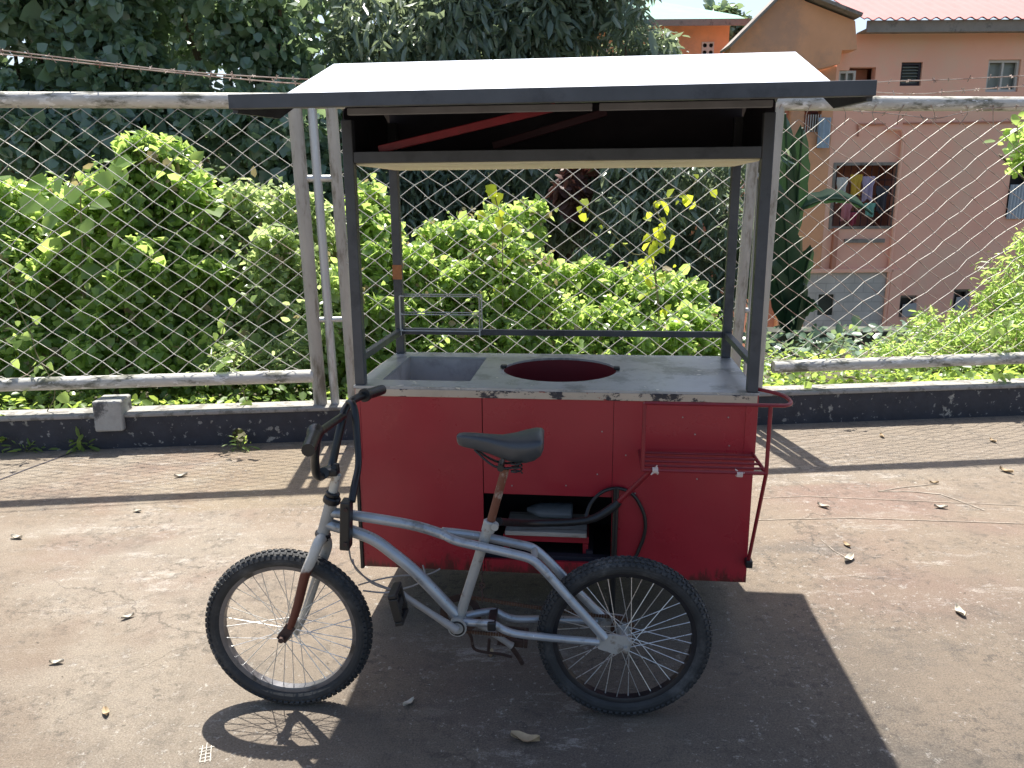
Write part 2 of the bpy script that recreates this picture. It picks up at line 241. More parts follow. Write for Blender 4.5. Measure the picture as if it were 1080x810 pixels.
# ------------------------------------------------------------------ objects
def tag(o, label=None, cat=None, group=None, kind=None):
    if label: o['label'] = label
    if cat: o['category'] = cat
    if group: o['group'] = group
    if kind: o['kind'] = kind
    return o
def empty(name, fr, label=None, cat=None, group=None):
    o = bpy.data.objects.new(name, None); COL.objects.link(o); o.empty_display_size = .1
    if isinstance(fr, Frame): o.location = fr.o; o.rotation_euler = (0, 0, fr.a)
    else: o.location = fr
    return tag(o, label, cat, group)
class MB:
    def __init__(s): s.v = []; s.f = []
    def add(s, vs, fs):
        k = len(s.v); s.v += [tuple(v) for v in vs]; s.f += [tuple(i + k for i in f) for f in fs]; return s
    def box(s, lo, hi, m=None, bev=0.0):
        (a, b, c), (d, e, f) = lo, hi
        if bev > 0:
            bm = bmesh.new(); bmesh.ops.create_cube(bm, size=1)
            for v in bm.verts: v.co = Vector(((a + d) / 2 + v.co.x * (d - a), (b + e) / 2 + v.co.y * (e - b), (c + f) / 2 + v.co.z * (f - c)))
            bmesh.ops.bevel(bm, geom=bm.edges[:], offset=bev, segments=2, affect='EDGES', profile=.5)
            bm.verts.index_update(); vs = [v.co.copy() for v in bm.verts]; fs = [[v.index for v in q.verts] for q in bm.faces]; bm.free()
            if m: vs = [m @ v for v in vs]
            return s.add(vs, fs)
        vs = [Vector(p) for p in ((a, b, c), (d, b, c), (d, e, c), (a, e, c), (a, b, f), (d, b, f), (d, e, f), (a, e, f))]
        if m: vs = [m @ v for v in vs]
        return s.add(vs, [(0, 3, 2, 1), (4, 5, 6, 7), (0, 1, 5, 4), (1, 2, 6, 5), (2, 3, 7, 6), (3, 0, 4, 7)])
    def bar(s, p, q, w, h, up=(0, 0, 1), bev=0.0):
        """square bar from p to q; h along up, w across"""
        p, q = Vector(p), Vector(q); d = q - p; L = d.length; d.normalize(); u = Vector(up); r = d.cross(u).normalized(); u = r.cross(d)
        m = Matrix(((r.x, d.x, u.x, p.x), (r.y, d.y, u.y, p.y), (r.z, d.z, u.z, p.z), (0, 0, 0, 1)))
        return s.box((-w / 2, 0, -h / 2), (w / 2, L, h / 2), m, bev)
    def tube(s, pts, r, n=10, closed=False, smooth=0, caps=True):
        pts = [Vector(p) for p in pts]; rs = list(r) if hasattr(r, '__len__') else [r] * len(pts)
        if smooth:
            P, Q = [], []; k = len(pts); rng_ = range(k if closed else k - 1)
            for i in rng_:
                g = lambda j: pts[j % k] if closed else pts[min(max(j, 0), k - 1)]
                p0, p1, p2, p3 = g(i - 1), g(i), g(i + 1), g(i + 2); ra, rb = rs[i % k], rs[(i + 1) % k]
                for j in range(smooth):
                    t = j / smooth
                    P.append(.5 * ((2 * p1) + (p2 - p0) * t + (2 * p0 - 5 * p1 + 4 * p2 - p3) * t * t + (3 * p1 - p0 - 3 * p2 + p3) * t ** 3)); Q.append(ra + (rb - ra) * t)
            if not closed: P.append(pts[-1]); Q.append(rs[-1])
            pts, rs = P, Q
        k = len(pts); vs = []; nrm = None
        for i in range(k):
            if closed: d = pts[(i + 1) % k] - pts[i - 1]
            else: d = pts[min(i + 1, k - 1)] - pts[max(i - 1, 0)]
            d.normalize()
            if nrm is None:
                nrm = d.cross(Vector((0, 0, 1)) if abs(d.z) < .9 else Vector((1, 0, 0))).normalized()
            else: nrm = (nrm - d * nrm.dot(d)).normalized()
            b = d.cross(nrm)
            for j in range(n):
                a = 2 * math.pi * j / n; vs.append(pts[i] + (nrm * math.cos(a) + b * math.sin(a)) * rs[i])
        fs = []
        for i in range(k if closed else k - 1):
            for j in range(n):
                a, b2 = i * n + j, i * n + (j + 1) % n; c, d2 = ((i + 1) % k) * n + (j + 1) % n, ((i + 1) % k) * n + j
                fs.append((a, b2, c, d2))
        if caps and not closed: fs.append(tuple(range(n))[::-1]); fs.append(tuple((k - 1) * n + j for j in range(n)))
        return s.add(vs, fs)
    def ring(s, c, R_, prof, n=72, axis='Y'):
        """lathe a closed profile [(radial, axial)] about a horizontal axis (local Y) through c"""
        k = len(prof); vs = []; c = Vector(c)
        for i in range(n):
            a = 2 * math.pi * i / n
            for (rr, ax) in prof:
                rad = R_ + rr
                vs.append(c + (Vector((math.cos(a) * rad, ax, math.sin(a) * rad)) if axis == 'Y' else Vector((math.cos(a) * rad, math.sin(a) * rad, ax))))
        fs = [(i * k + j, i * k + (j + 1) % k, ((i + 1) % n) * k + (j + 1) % k, ((i + 1) % n) * k + j) for i in range(n) for j in range(k)]
        return s.add(vs, fs)
    def loft(s, rings, caps=True):
        n = len(rings[0]); vs = [v for r in rings for v in r]; fs = []
        for i in range(len(rings) - 1):
            for j in range(n): fs.append((i * n + j, i * n + (j + 1) % n, (i + 1) * n + (j + 1) % n, (i + 1) * n + j))
        if caps: fs.append(tuple(range(n))[::-1]); fs.append(tuple((len(rings) - 1) * n + j for j in range(n)))
        return s.add(vs, fs)
    def plate(s, outer, holes, t, fn):
        """flat plate with holes; 2D outline (u,v), thickness t along w, fn(u,v,w)->3D"""
        bm = bmesh.new(); es = []
        for loop in [outer] + list(holes):
            vs = [bm.verts.new((u, v, 0)) for u, v in loop]
            for i in range(len(vs)): es.append(bm.edges.new((vs[i], vs[(i + 1) % len(vs)])))
        bmesh.ops.triangle_fill(bm, edges=es, use_beauty=True, use_dissolve=False)
        ret = bmesh.ops.extrude_face_region(bm, geom=bm.faces[:])
        for g in ret['geom']:
            if isinstance(g, bmesh.types.BMVert): g.co.z += t
        bmesh.ops.recalc_face_normals(bm, faces=bm.faces[:])
        bm.verts.index_update(); V = [Vector(fn(*v.co)) for v in bm.verts]; Fs = [[v.index for v in q.verts] for q in bm.faces]; bm.free()
        return s.add(V, Fs)
    def wallplate(s, x0, z0, x1, z1, holes, y0, y1):
        """wall slab with rectangular openings, as one closed skin"""
        xs = sorted({x0, x1, *[h[0] for h in holes], *[h[2] for h in holes]}); zs = sorted({z0, z1, *[h[1] for h in holes], *[h[3] for h in holes]}); xs = [v for v in xs if x0 <= v <= x1]; zs = [v for v in zs if z0 <= v <= z1]
        def solid(i, j):
            if i < 0 or j < 0 or i >= len(xs) - 1 or j >= len(zs) - 1: return False
            cx, cz = (xs[i] + xs[i + 1]) / 2, (zs[j] + zs[j + 1]) / 2
            return not any(h[0] < cx < h[2] and h[1] < cz < h[3] for h in holes)
        for i in range(len(xs) - 1):
            for j in range(len(zs) - 1):
                if not solid(i, j): continue
                a, b, c, d = xs[i], xs[i + 1], zs[j], zs[j + 1]
                s.add([(a, y0, c), (b, y0, c), (b, y0, d), (a, y0, d)], [(0, 1, 2, 3)]); s.add([(a, y1, c), (b, y1, c), (b, y1, d), (a, y1, d)], [(3, 2, 1, 0)])
                if not solid(i - 1, j): s.add([(a, y0, c), (a, y0, d), (a, y1, d), (a, y1, c)], [(0, 1, 2, 3)])
                if not solid(i + 1, j): s.add([(b, y0, c), (b, y0, d), (b, y1, d), (b, y1, c)], [(3, 2, 1, 0)])
                if not solid(i, j - 1): s.add([(a, y0, c), (b, y0, c), (b, y1, c), (a, y1, c)], [(3, 2, 1, 0)])
                if not solid(i, j + 1): s.add([(a, y0, d), (b, y0, d), (b, y1, d), (a, y1, d)], [(0, 1, 2, 3)])
        return s
    def build(s, name, m, parent=None, smooth=False, fix=True):
        me = bpy.data.meshes.new(name); me.from_pydata(s.v, [], s.f); me.update()
        if fix:
            bm = bmesh.new(); bm.from_mesh(me); bmesh.ops.recalc_face_normals(bm, faces=bm.faces[:]); bm.to_mesh(me); bm.free()
        me.materials.append(m if not isinstance(m, str) else M[m])
        if smooth:
            try: me.shade_smooth()
            except Exception: me.polygons.foreach_set('use_smooth', [True] * len(me.polygons))
            if smooth != 'all':
                try: me.set_sharp_from_angle(angle=R(40))
                except Exception: pass
        o = bpy.data.objects.new(name, me); COL.objects.link(o); o.parent = parent; return o
def rect(x0, y0, x1, y1): return [(x0, y0), (x1, y0), (x1, y1), (x0, y1)]
def circle(cx, cy, r, n=40, ry=None): return [(cx + r * math.cos(2 * math.pi * i / n), cy + (ry or r) * math.sin(2 * math.pi * i / n)) for i in range(n)]

# ------------------------------------------------------------------ leaves
TPL = {
 'oval': (np.array([(0, 0, 0), (-.34, .32, .07), (-.28, .72, .05), (0, 1, -.06), (.28, .72, .05), (.34, .32, .07)]), [(0, 3, 2, 1), (0, 5, 4, 3)]),
 'heart': (np.array([(0, .05, 0), (-.42, .18, .09), (-.34, .66, .05), (0, 1.02, -.08), (.34, .66, .05), (.42, .18, .09)]), [(0, 3, 2, 1), (0, 5, 4, 3)]),
 'lance': (np.array([(0, 0, 0), (-.13, .3, .03), (-.12, .7, -.01), (0, 1, -.14), (.12, .7, -.01), (.13, .3, .03)]), [(0, 3, 2, 1), (0, 5, 4, 3)]),
}
def leaf_mesh(name, pos, nrm, axis, size, tpl, m, parent=None, tint=None):
    T, faces = TPL[tpl]; n = len(pos); k = len(T)
    nrm = nrm / np.linalg.norm(nrm, axis=1, keepdims=True)
    ax = axis - nrm * (axis * nrm).sum(1, keepdims=True); ax /= np.linalg.norm(ax, axis=1, keepdims=True) + 1e-9
    sd = np.cross(ax, nrm)
    V = pos[:, None, :] + size[:, None, None] * (T[None, :, 0:1] * sd[:, None, :] + T[None, :, 1:2] * ax[:, None, :] + T[None, :, 2:3] * nrm[:, None, :])
    V = V.reshape(-1, 3); Fc = np.array(faces); FF = (Fc[None] + (np.arange(n) * k)[:, None, None]).reshape(-1, 4)
    me = bpy.data.meshes.new(name); me.vertices.add(len(V)); me.vertices.foreach_set('co', V.ravel())
    me.loops.add(FF.size); me.loops.foreach_set('vertex_index', FF.ravel().astype(np.int32)); me.polygons.add(len(FF))
    me.polygons.foreach_set('loop_start', np.arange(0, FF.size, 4).astype(np.int32)); me.polygons.foreach_set('loop_total', np.full(len(FF), 4, np.int32))
    me.update(); me.validate()
    at = me.attributes.new('tint', 'FLOAT', 'POINT'); tt = rng.random(n) if tint is None else tint; at.data.foreach_set('value', np.repeat(tt, k).astype(np.float32))
    me.materials.append(M[m]); o = bpy.data.objects.new(name, me); COL.objects.link(o); o.parent = parent; return o
def clump_points(clumps, n, shell=.55, lump=.18):
    """leaf spots in the volume of overlapping uneven clumps (c, (rx,ry,rz))"""
    C = np.array([c for c, r in clumps], float); Rr = np.array([r for c, r in clumps], float)
    w = (Rr[:, 0] * Rr[:, 2]) ; w /= w.sum(); idx = rng.choice(len(C), n, p=w)
    d = rng.normal(size=(n, 3)); d /= np.linalg.norm(d, axis=1, keepdims=True)
    rad = shell + (1 - shell) * rng.random(n) ** .6
    rad *= 1 + lump * np.sin(d[:, 0] * 5 + idx * 1.7) * np.cos(d[:, 2] * 6 + idx) + lump * .6 * rng.normal(size=n)
    return C[idx] + d * Rr[idx] * rad[:, None], d, idx
def foliage(name, clumps, n, size, tpl, m, parent, up=.6, droop=.5, rand=.7, shell=.55, sv=.35, lump=.18, zmin=None, sprouts=0, big=.08):
    if sprouts:
        clumps = list(clumps); base_ = list(clumps)
        for c, r in base_:
            for _ in range(sprouts):
                d_ = rng.normal(size=3); d_[2] = abs(d_[2]) * .9 + .1; d_ /= np.linalg.norm(d_); q_ = float(rng.uniform(.16, .34)) * min(r)
                clumps.append((Vector((c[0] + d_[0] * r[0] * 1.02, c[1] + d_[1] * r[1] * 1.02, c[2] + d_[2] * r[2] * 1.05)), (q_, q_, q_ * 1.3)))
    p, d, idx = clump_points(clumps, n, shell, lump)
    if zmin is not None: k = p[:, 2] > zmin; p, d, idx = p[k], d[k], idx[k]
    n = len(p)
    nr = d * .6 + np.array([0, 0, up]) + rng.normal(size=(n, 3)) * rand
    ax = d * np.array([1, 1, .4]) + np.array([0, 0, -droop]) + rng.normal(size=(n, 3)) * .55
    s = size * (1 + sv * rng.normal(size=n)).clip(.35, 1.9) * np.where(rng.random(n) < big, 1.7, 1.0)
    tint = (rng.random(n) * .7 + .3 * ((idx * 37) % 10) / 10)
    return leaf_mesh(name, p, nr, ax, s, tpl, m, parent, tint)
def px_clumps(spec, depth_jit=.3):
    """spec rows: (px, py, Y, rpx_x, rpx_y) outline clump placed at its real distance"""
    out = []
    for (px, py, Y, rx, ry) in spec:
        c = on_y(px, py, Y); k = (c - EYE).dot(FW) / F; out.append((c, (rx * k, max(rx, ry) * k * .8, ry * k)))
    return out
def stems(name, base, clumps, r, m, parent, seed=0):
    rd = random.Random(seed); mb = MB(); base = Vector(base)
    for (c, rr) in clumps:
        c = Vector(c); mid = base.lerp(c, .5) + Vector((rd.uniform(-.1, .1), rd.uniform(-.1, .1), rd.uniform(0, .15))) * (c - base).length
        b0 = base + Vector((rd.uniform(-1, 1), rd.uniform(-1, 1), 0)) * r * 1.2
        mb.tube([b0, mid, c, c + Vector((rd.uniform(-.5, .5) * rr[0], 0, rr[2] * .6))], [r, r * .7, r * .4, r * .15], 7, smooth=3)
    return mb.build(name, m, parent, smooth=True)

# ================================================================== SETTING
# world, sun
EL, AZ = R(64.5), R(5.9)      # the sun stands beyond the fence, a little left
w = bpy.data.worlds.new('World'); sc.world = w; w.use_nodes = True; nt = w.node_tree
sky = nt.nodes.new('ShaderNodeTexSky'); sky.sky_type = 'NISHITA'; sky.sun_disc = False; sky.sun_elevation = EL; sky.sun_rotation = -AZ
sky.air_density = 1.0; sky.dust_density = 2.5; sky.ozone_density = 1.0
bg = nt.nodes['Background']; nt.links.new(sky.outputs[0], bg.inputs['Color']); bg.inputs['Strength'].default_value = .088
sl = bpy.data.lights.new('sun', 'SUN'); sl.energy = 4.7; sl.angle = R(.53); sl.color = (1, .95, .87)
so = bpy.data.objects.new('sun', sl); COL.objects.link(so)
sd = Vector((-math.sin(AZ) * math.cos(EL), math.cos(AZ) * math.cos(EL), math.sin(EL)))
so.rotation_euler = sd.to_track_quat('Z', 'Y').to_euler(); so.location = (0, 6, 9)

FEN = Frame(0, 5.111, math.atan(.0992))
# pavement sheet up to the low wall, terrain beyond
mb = MB(); L_, Rr_ = FEN.m @ Vector((-60, .05, 0)), FEN.m @ Vector((60, .05, 0))
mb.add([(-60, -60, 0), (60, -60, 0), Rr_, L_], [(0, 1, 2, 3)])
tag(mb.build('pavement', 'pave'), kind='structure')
prof = [(.10, -.02), (1.5, -.03), (3.2, -.15), (5.0, -.8), (7.0, -1.9), (9.0, -2.3), (30, -2.35), (80, -2.3), (220, -2.0)]
vs = []; fs = []; nx = 80
for j, (d, z) in enumerate(prof):
    for i in range(nx + 1):
        x = -110 + 220 * i / nx; p = FEN.m @ Vector((x, d, z)); vs.append((p.x, p.y, z + (0.05 * math.sin(x * 1.3 + d) if j > 0 else 0)))
for j in range(len(prof) - 1):
    for i in range(nx): a = j * (nx + 1) + i; fs.append((a, a + 1, a + nx + 2, a + nx + 1))
tag(MB().add(vs, fs).build('terrain', 'soil', smooth='all'), kind='structure')
mb = MB(); mb.add([(1.5, 12.9, -2.24), (40, 12.9, -2.24), (40, 30, -2.24), (3, 30, -2.24)], [(0, 1, 2, 3)]); tag(mb.build('bounce_ground', 'bounce_ground'), kind='structure')  # pale ground added to bounce sunlight up onto the pink wall
# expansion joint crack in the pavement
mb = MB(); pts = [on_ground(-6, 508, .003), on_ground(30, 494, .003), on_ground(52, 486, .003), on_ground(76, 477, .003)]
for a, b in zip(pts, pts[1:]):
    s = (b - a).cross(Vector((0, 0, 1))).normalized() * .007; mb.add([a - s, a + s, b + s, b - s], [(0, 1, 2, 3)])
tag(mb.build('pavement_crack', 'inside', fix=False), kind='structure')

# ---- low wall carrying the fence
KH = .225
wall = empty('low_wall', FEN, 'long low concrete wall with peeling black paint under the wire fence', 'wall')
hx = FEN.p(253, 470, 0).x; dz = .06; hr = .052
outl = [(-9, 0), (hx - hr, 0)] + [(hx - hr * math.cos(math.pi * i / 10), dz * .3 + (dz + hr) * .8 * math.sin(math.pi * i / 10)) for i in range(11)] + [(hx + hr, 0), (9, 0), (9, KH - .02), (-9, KH - .02)]
MB().plate(outl, [], .18, lambda u, v, w_: (u, w_, v)).build('wall_body', 'kerb', wall)
MB().box((-9, -.012, KH - .02), (9, .19, KH + .004), bev=.006).build('coping', 'kerbtop', wall)
a = FEN.p(97, 418, -.02); b = FEN.p(131, 447, -.02)
MB().box((a.x, -.045, KH - .10), (b.x + .0, .15, a.z - .03), bev=.012).build('pier', 'mortar', wall)

# ---- fence
fence = empty('chain_link_fence', FEN, 'tall chain link fence of weathered grey pipes with diamond wire mesh and barbed strands', 'fence')
n0 = .09
zt = 2.117; zb = .418; RP = .046
MB().tube([(-9, n0, zt + .03), (-4, n0, zt + .005), (9, n0, zt + .0)], RP, 14).build('top_rail', 'pipe', fence, True)
xl = FEN.p(332, 404, n0).x; xr = FEN.p(815, 390, n0).x
MB().tube([(-9, n0, zb), (xl, n0, zb)], .042, 14).build('bottom_rail', 'pipe', fence, True)
MB().tube([(xr, n0, zb - .03), (9, n0, zb + .02)], .042, 14).build('bottom_rail', 'pipe', fence, True)
def post(pt, pb, r, m):
    a_, b_ = FEN.p(*pt, n0), FEN.p(*pb, n0); d = (a_ - b_) / (a_.z - b_.z)
    lo = b_ + d * (KH + .0 - b_.z); hi = b_ + d * (zt - .02 - b_.z)
    MB().tube([lo, lo.lerp(hi, .5), hi], r, 12).build('post', m, fence, True); return lo, hi
PA = post((311, 115), (338, 424), .043, 'post'); PB = post((329, 115), (353.5, 424), .028, 'galv'); PC = post((349.5, 115), (373, 420), .036, 'post')
QA = post((820, 118), (797, 412), .043, 'post'); QB = post((808, 118), (787, 400), .026, 'galv'); QC = post((799, 118), (774, 400), .036, 'post')
def xbar(A, B, t, r=.022):
    MB().tube([A[0].lerp(A[1], t), B[0].lerp(B[1], t)], r, 10).build('crossbar', 'galv', fence, True)
xbar(PA, PC, .77); xbar(PA, PC, .30, .018); xbar(QA, QC, .77); xbar(QA, QC, .30, .018)
def mesh_panel(x0, x1, z0, z1, shear, jit, seed, browner=False):
    ph, pv = .180, .134; rd = np.random.default_rng(seed); mb = MB(); nu = int((x1 - x0) / (ph / 2)) + 2; nv = int((z1 - z0) / (pv / 2)) + 2
    J = rd.normal(size=(nu + 1, nv + 1, 3)) * jit
    def node(i, j):
        x = x0 + i * ph / 2; z = z1 - j * pv / 2
        x += J[i, j, 0] + .012 * math.sin(z * 4 + x) + shear * (z - z0); z += J[i, j, 1] + .012 * math.sin(x * 2.1 + seed) + .006 * math.sin(x * 6.3)
        return Vector((min(max(x, x0), x1), n0 - .005 + J[i, j, 2] * 1.5 + .02 * math.sin(x * 1.9) * math.sin(z * 2.2), min(max(z, z0), z1)))
    for fam in (1, -1):
        starts = [(i, 0) for i in range(0, nu + 1, 2)] + [(0 if fam > 0 else nu - nu % 2, j) for j in range(2, nv + 1, 2)]
        for (i, j) in starts:
            pts = []
            while 0 <= i <= nu and j <= nv:
                p = node(i, j)
                p.y += .005 * (1 if (j % 2) else -1) * fam
                if not pts or (p - pts[-1]).length > .01: pts.append(p)
                i += fam; j += 1
            if len(pts) > 1: mb.tube(pts, .0023, 4, caps=False)
        if fam == 1 and browner: mb.build('wire_mesh', 'barb', fence, smooth='all', fix=False); mb = MB()  # one wire family takes the browner material
    return mb.build('wire_mesh', 'wire', fence, smooth='all', fix=False)
mesh_panel(-9, PA[0].x - .0, zb + .02, zt - .03, 0, .004, 3)
mesh_panel(PC[0].x, QC[0].x, zb - .05, zt - .03, 0, .004, 5)
mesh_panel(QA[0].x, 9, zb + .02, zt - .09, .0, .0045, 8, True)
# loose end wires hooked over the top rail at the right panel
mb = MB(); rd = random.Random(4); x = QA[1].x
while x < 5: mb = MB(); mb.tube([(x, n0 - .05, zt - .01), (x + rd.uniform(-.03, .05), n0 - .03, zt - .06), (x + rd.uniform(-.02, .07), n0 - .01, zt - .13)], .0028, 4, smooth=2); mb.build('tie_wire', 'barb', fence, True); x += rd.uniform(.16, .26)
def barbed(pts, r=.004, sp=.11, seed=1):
    rd = random.Random(seed); mb = MB(); pts = [Vector(p) for p in pts]
    mb.tube(pts, r, 5, smooth=6)
    for a_, b_ in zip(pts, pts[1:]):
        L = (b_ - a_).length; k = int(L / sp)
        for i in range(k):
            c = a_.lerp(b_, (i + rd.random() * .4) / k)
            for q in range(2):
                dv = Vector((rd.uniform(-.6, .6), rd.uniform(-1, 1), rd.uniform(-1, 1))).normalized() * .02; mb.tube([c - dv, c + dv], .0026, 4)
    return mb.build('barbed_wire', 'barb', fence, True)
fp = lambda x, y, n=n0: FEN.p(x, y, n)
barbed([fp(-260, 30), fp(-100, 44), fp(0, 53), fp(100, 65), fp(200, 76), fp(330, 84), fp(400, 86), fp(520, 90)], seed=1)
barbed([fp(-260, 34, .15), fp(0, 57, .15), fp(120, 70, .15), fp(240, 82, .15), fp(330, 89, .15), fp(500, 95, .15)], seed=2)
barbed([fp(-200, 97), fp(0, 101), fp(20, 103), fp(170, 102.5), fp(235, 100), fp(300, 103)], .0035, seed=3)
barbed([fp(700, 96), fp(830, 92), fp(893, 90), fp(935, 86), fp(1000, 84), fp(1080, 80), fp(1200, 76)], seed=4)
barbed([fp(700, 102, .15), fp(860, 95, .15), fp(960, 99, .15), fp(1010, 96, .15), fp(1080, 91, .15), fp(1200, 88, .15)], seed=5)
barbed([fp(900, 117, .0), fp(950, 121, .0), fp(985, 125, .0), fp(1010, 120, .0), fp(1045, 114, .0), fp(1090, 112, .0)], .003, seed=6)

# ================================================================== FOOD CART
CF = Frame(-.5596, 2.758, R(-6.3234)); W, D = 1.3984, .625
ZC, ZB, ZS, ZM = .8985, .1996, 1.6619, .9929
cart = empty('food_cart', CF, 'red metal street food cart with white gabled roof on dark steel posts', 'food cart')
P = CF.p
# front panel with hatch opening, seams as separate sheets butted with a thin gap
h0, h1 = P(510, 520), P(645, 524.5); lip = P(550, 591).z
ht = (h0.z + h1.z) / 2
zt_ = ZC - .03
t = .012
mb = MB()
mb.plate([(.0, ZB), (h0.x - .0015, ZB), (h0.x - .0015, zt_), (.0, zt_)], [], t, lambda u, v, w_: (u, w_, v))
mb.plate([(h0.x + .0015, ht), (h1.x, ht), (h1.x, zt_), (h0.x + .0015, zt_)], [], t, lambda u, v, w_: (u, w_, v))
mb.plate([(h0.x + .0015, ZB), (h1.x, ZB), (h1.x, lip), (h0.x + .0015, lip)], [], t, lambda u, v, w_: (u, w_, v))
mb.plate([(h1.x + .0015, ZB), (W, ZB), (W, zt_), (h1.x + .0015, zt_)], [], t, lambda u, v, w_: (u, w_, v))
fpn = mb.build('front_panel', 'red', cart)
# screws along seams
for (sx, sy) in ((300, 18), (520, 64), (635, 455), (660, 480), (670, 520), (630, 500), (560, 455), (597, 512), (540, 512), (720, 440), (733, 458), (735, 505), (768, 440), (769, 470)):
    if sx < 500: continue
    q = P(sx, sy); MB().tube([(q.x, -.0035, q.z), (q.x, .001, q.z)], .0024, 8).build('screw', 'silver2', fpn, True)
for xx, nm in ((0, 'side_panel'), (W - .012, 'side_panel')):
    MB().box((xx, t + .001, ZB), (xx + .012, D - .012, zt_)).build(nm, 'red', cart)
MB().box((0, D - .011, ZB), (W, D, zt_)).build('back_panel', 'red', cart)
MB().box((.014, t + .002, ZB + .004), (W - .014, D - .014, ZB + .016)).build('floor_panel', 'void', cart)
# inner black box around the hatch
mb = MB(); x0, x1 = h0.x - .05, h1.x + .06
mb.box((x0, .40, lip - .06), (x1, .41, ht + .10)); mb.box((x0 - .01, .016, lip - .06), (x0, .41, ht + .10)); mb.box((x1, .016, lip - .06), (x1 + .01, .41, ht + .10)); mb.box((x0, .016, ht + .1), (x1, .41, ht + .11)); mb.box((x0, .016, ZB + .02), (x1, .41, ZB + .03))
mb.build('hatch_lining', 'void', cart)
# burner stand in the hatch: red angle frame with a plank, and a faded blue can
q0 = P(531, 562, .10); q1 = P(621, 571, .10); zb_ = ZB + .03
mb = MB()
mb.bar((q0.x, .10, q0.z - .012), (q1.x, .10, q0.z - .012), .02, .026); mb.bar((q0.x + .012, .10, zb_), (q0.x + .012, .10, q0.z - .026), .02, .02, (0, 1, 0)); mb.bar((q1.x - .012, .10, zb_), (q1.x - .012, .10, q0.z - .026), .02, .024, (0, 1, 0))
mb.bar((q0.x, .30, q0.z - .012), (q1.x, .30, q0.z - .012), .02, .026); mb.bar((q0.x + .01, .112, q0.z - .012), (q0.x + .01, .29, q0.z - .012), .018, .022); mb.bar((q1.x - .01, .112, q0.z - .012), (q1.x - .01, .29, q0.z - .012), .018, .022)
mb.build('burner_stand', 'red', cart)
plk = P(533, 556, .09); pl2 = P(619, 556, .09)
MB().box((plk.x, .07, q0.z + .004), (pl2.x, .26, q0.z + .022), bev=.003).build('stand_plank', 'plank', cart)
a_ = P(556, 537, .2); b_ = P(604, 537, .2)
mb = MB(); mb.loft([[Vector((x, .2 + ry * math.cos(k * math.pi / 6), a_.z + rz * math.sin(k * math.pi / 6))) for k in range(12)] for x, ry, rz in ((a_.x, .008, .008), (a_.x + .03, .03, .02), (a_.x + .05, .045, .027), (b_.x - .004, .045, .029), (b_.x, .04, .025))])
tag(mb.build('bottle', 'bluegrey', None, True), 'faded blue grey bottle lying inside the open hatch of the red cart', 'bottle').matrix_world = CF.m
# left dark corner strip and red lip
MB().box((-.014, -.006, ZB - .008), (-.0015, .02, .62), bev=.002).build('corner_strip', 'black', cart)
# countertop with basin and pot holes
def ct(px, py): v = hit(px, py, Vector((0, 0, ZC)), Vector((0, 0, 1))); v = CF.i @ v; return (v.x, v.y)
bx = [ct(402, 399.5), ct(494.6, 402.8), ct(514.4, 376.8), ct(434, 376)]
bx0 = (bx[0][0] + bx[3][0]) / 2; bx1 = (bx[1][0] + bx[2][0]) / 2; by0 = (bx[0][1] + bx[1][1]) / 2; by1 = (bx[2][1] + bx[3][1]) / 2
cl = ct(525, 390); cr = ct(656, 391.5); ctp = ct(592, 378.5); cbt = ct(590, 401.5)
ccx = (cl[0] + cr[0]) / 2; ccy = (ctp[1] + cbt[1]) / 2; crx = (cr[0] - cl[0]) / 2; cry = (cbt[1] - ctp[1]) / -2
crr = (crx + abs(cry)) / 2
by0 = max(by0, .05); by1 = min(by1, D - .05)
mb = MB(); mb.plate(rect(-.004, -.006, W + .004, D + .004), [rect(bx0, by0, bx1, by1)[::-1], circle(ccx, ccy, crr)[::-1]], .008, lambda u, v, w_: (u, v, ZC - .008 + w_))
top = mb.build('countertop', 'counter', cart)
MB().box((.002, -.008, ZC - .036), (W - .002, .004, ZC - .0085), bev=.002).build('counter_trim', 'edge', cart)
mb = MB(); bd = .13
for lo, hi in (((bx0 - .004, by0 - .004, ZC - bd), (bx0, by1 + .004, ZC - .009)), ((bx1, by0 - .004, ZC - bd), (bx1 + .004, by1 + .004, ZC - .009)), ((bx0, by0 - .004, ZC - bd), (bx1, by0, ZC - .009)), ((bx0, by1, ZC - bd), (bx1, by1 + .004, ZC - .009)), ((bx0 - .004, by0 - .004, ZC - bd - .004), (bx1 + .004, by1 + .004, ZC - bd))): mb.box(lo, hi)
mb.build('basin', 'basin', cart)
mb = MB(); n = 48; dd = .22
ringp = lambda r, z: [Vector((ccx + r * math.cos(2 * math.pi * i / n), ccy + r * math.sin(2 * math.pi * i / n), z)) for i in range(n)]
mb.loft([ringp(crr + .001, ZC - .001), ringp(crr + .001, ZC - dd), ringp(.001, ZC - dd)], caps=False)
mb.build('pot_well', 'dred', cart, True, fix=False)
for sx in (-1, 1): MB().box((ccx + sx * crr - .012, ccy - .014, ZC + .001), (ccx + sx * crr + .012, ccy + .014, ZC + .014), bev=.004).build('rubber_stop', 'black', cart)
# posts
pw = .036
for (px_, py_, z1) in ((0, 0, 1.80), (W - pw, 0, 1.80), (0, D - pw, 1.84), (W - pw, D - pw, 1.84)):
    MB().box((px_, py_ + .001, ZC + .0005), (px_ + pw, py_ + pw, z1), bev=.003).build('post', 'steel', cart)
MB().box((-.001, D - pw - .0015, 1.215), (pw + .001, D - pw + .01, 1.275)).build('rust_patch', mat('orange_rust_patch', (.32, .13, .05), .8, 0, .3, 40), cart)
MB().box((W - pw - .001, -.003, .62), (W + .003, .034, ZC + .0), bev=.002).build('corner_post', 'red', cart)
MB().box((-.0012, -.002, .62), (.016, .034, ZC - .002), bev=.002).build('corner_post', 'red', cart)
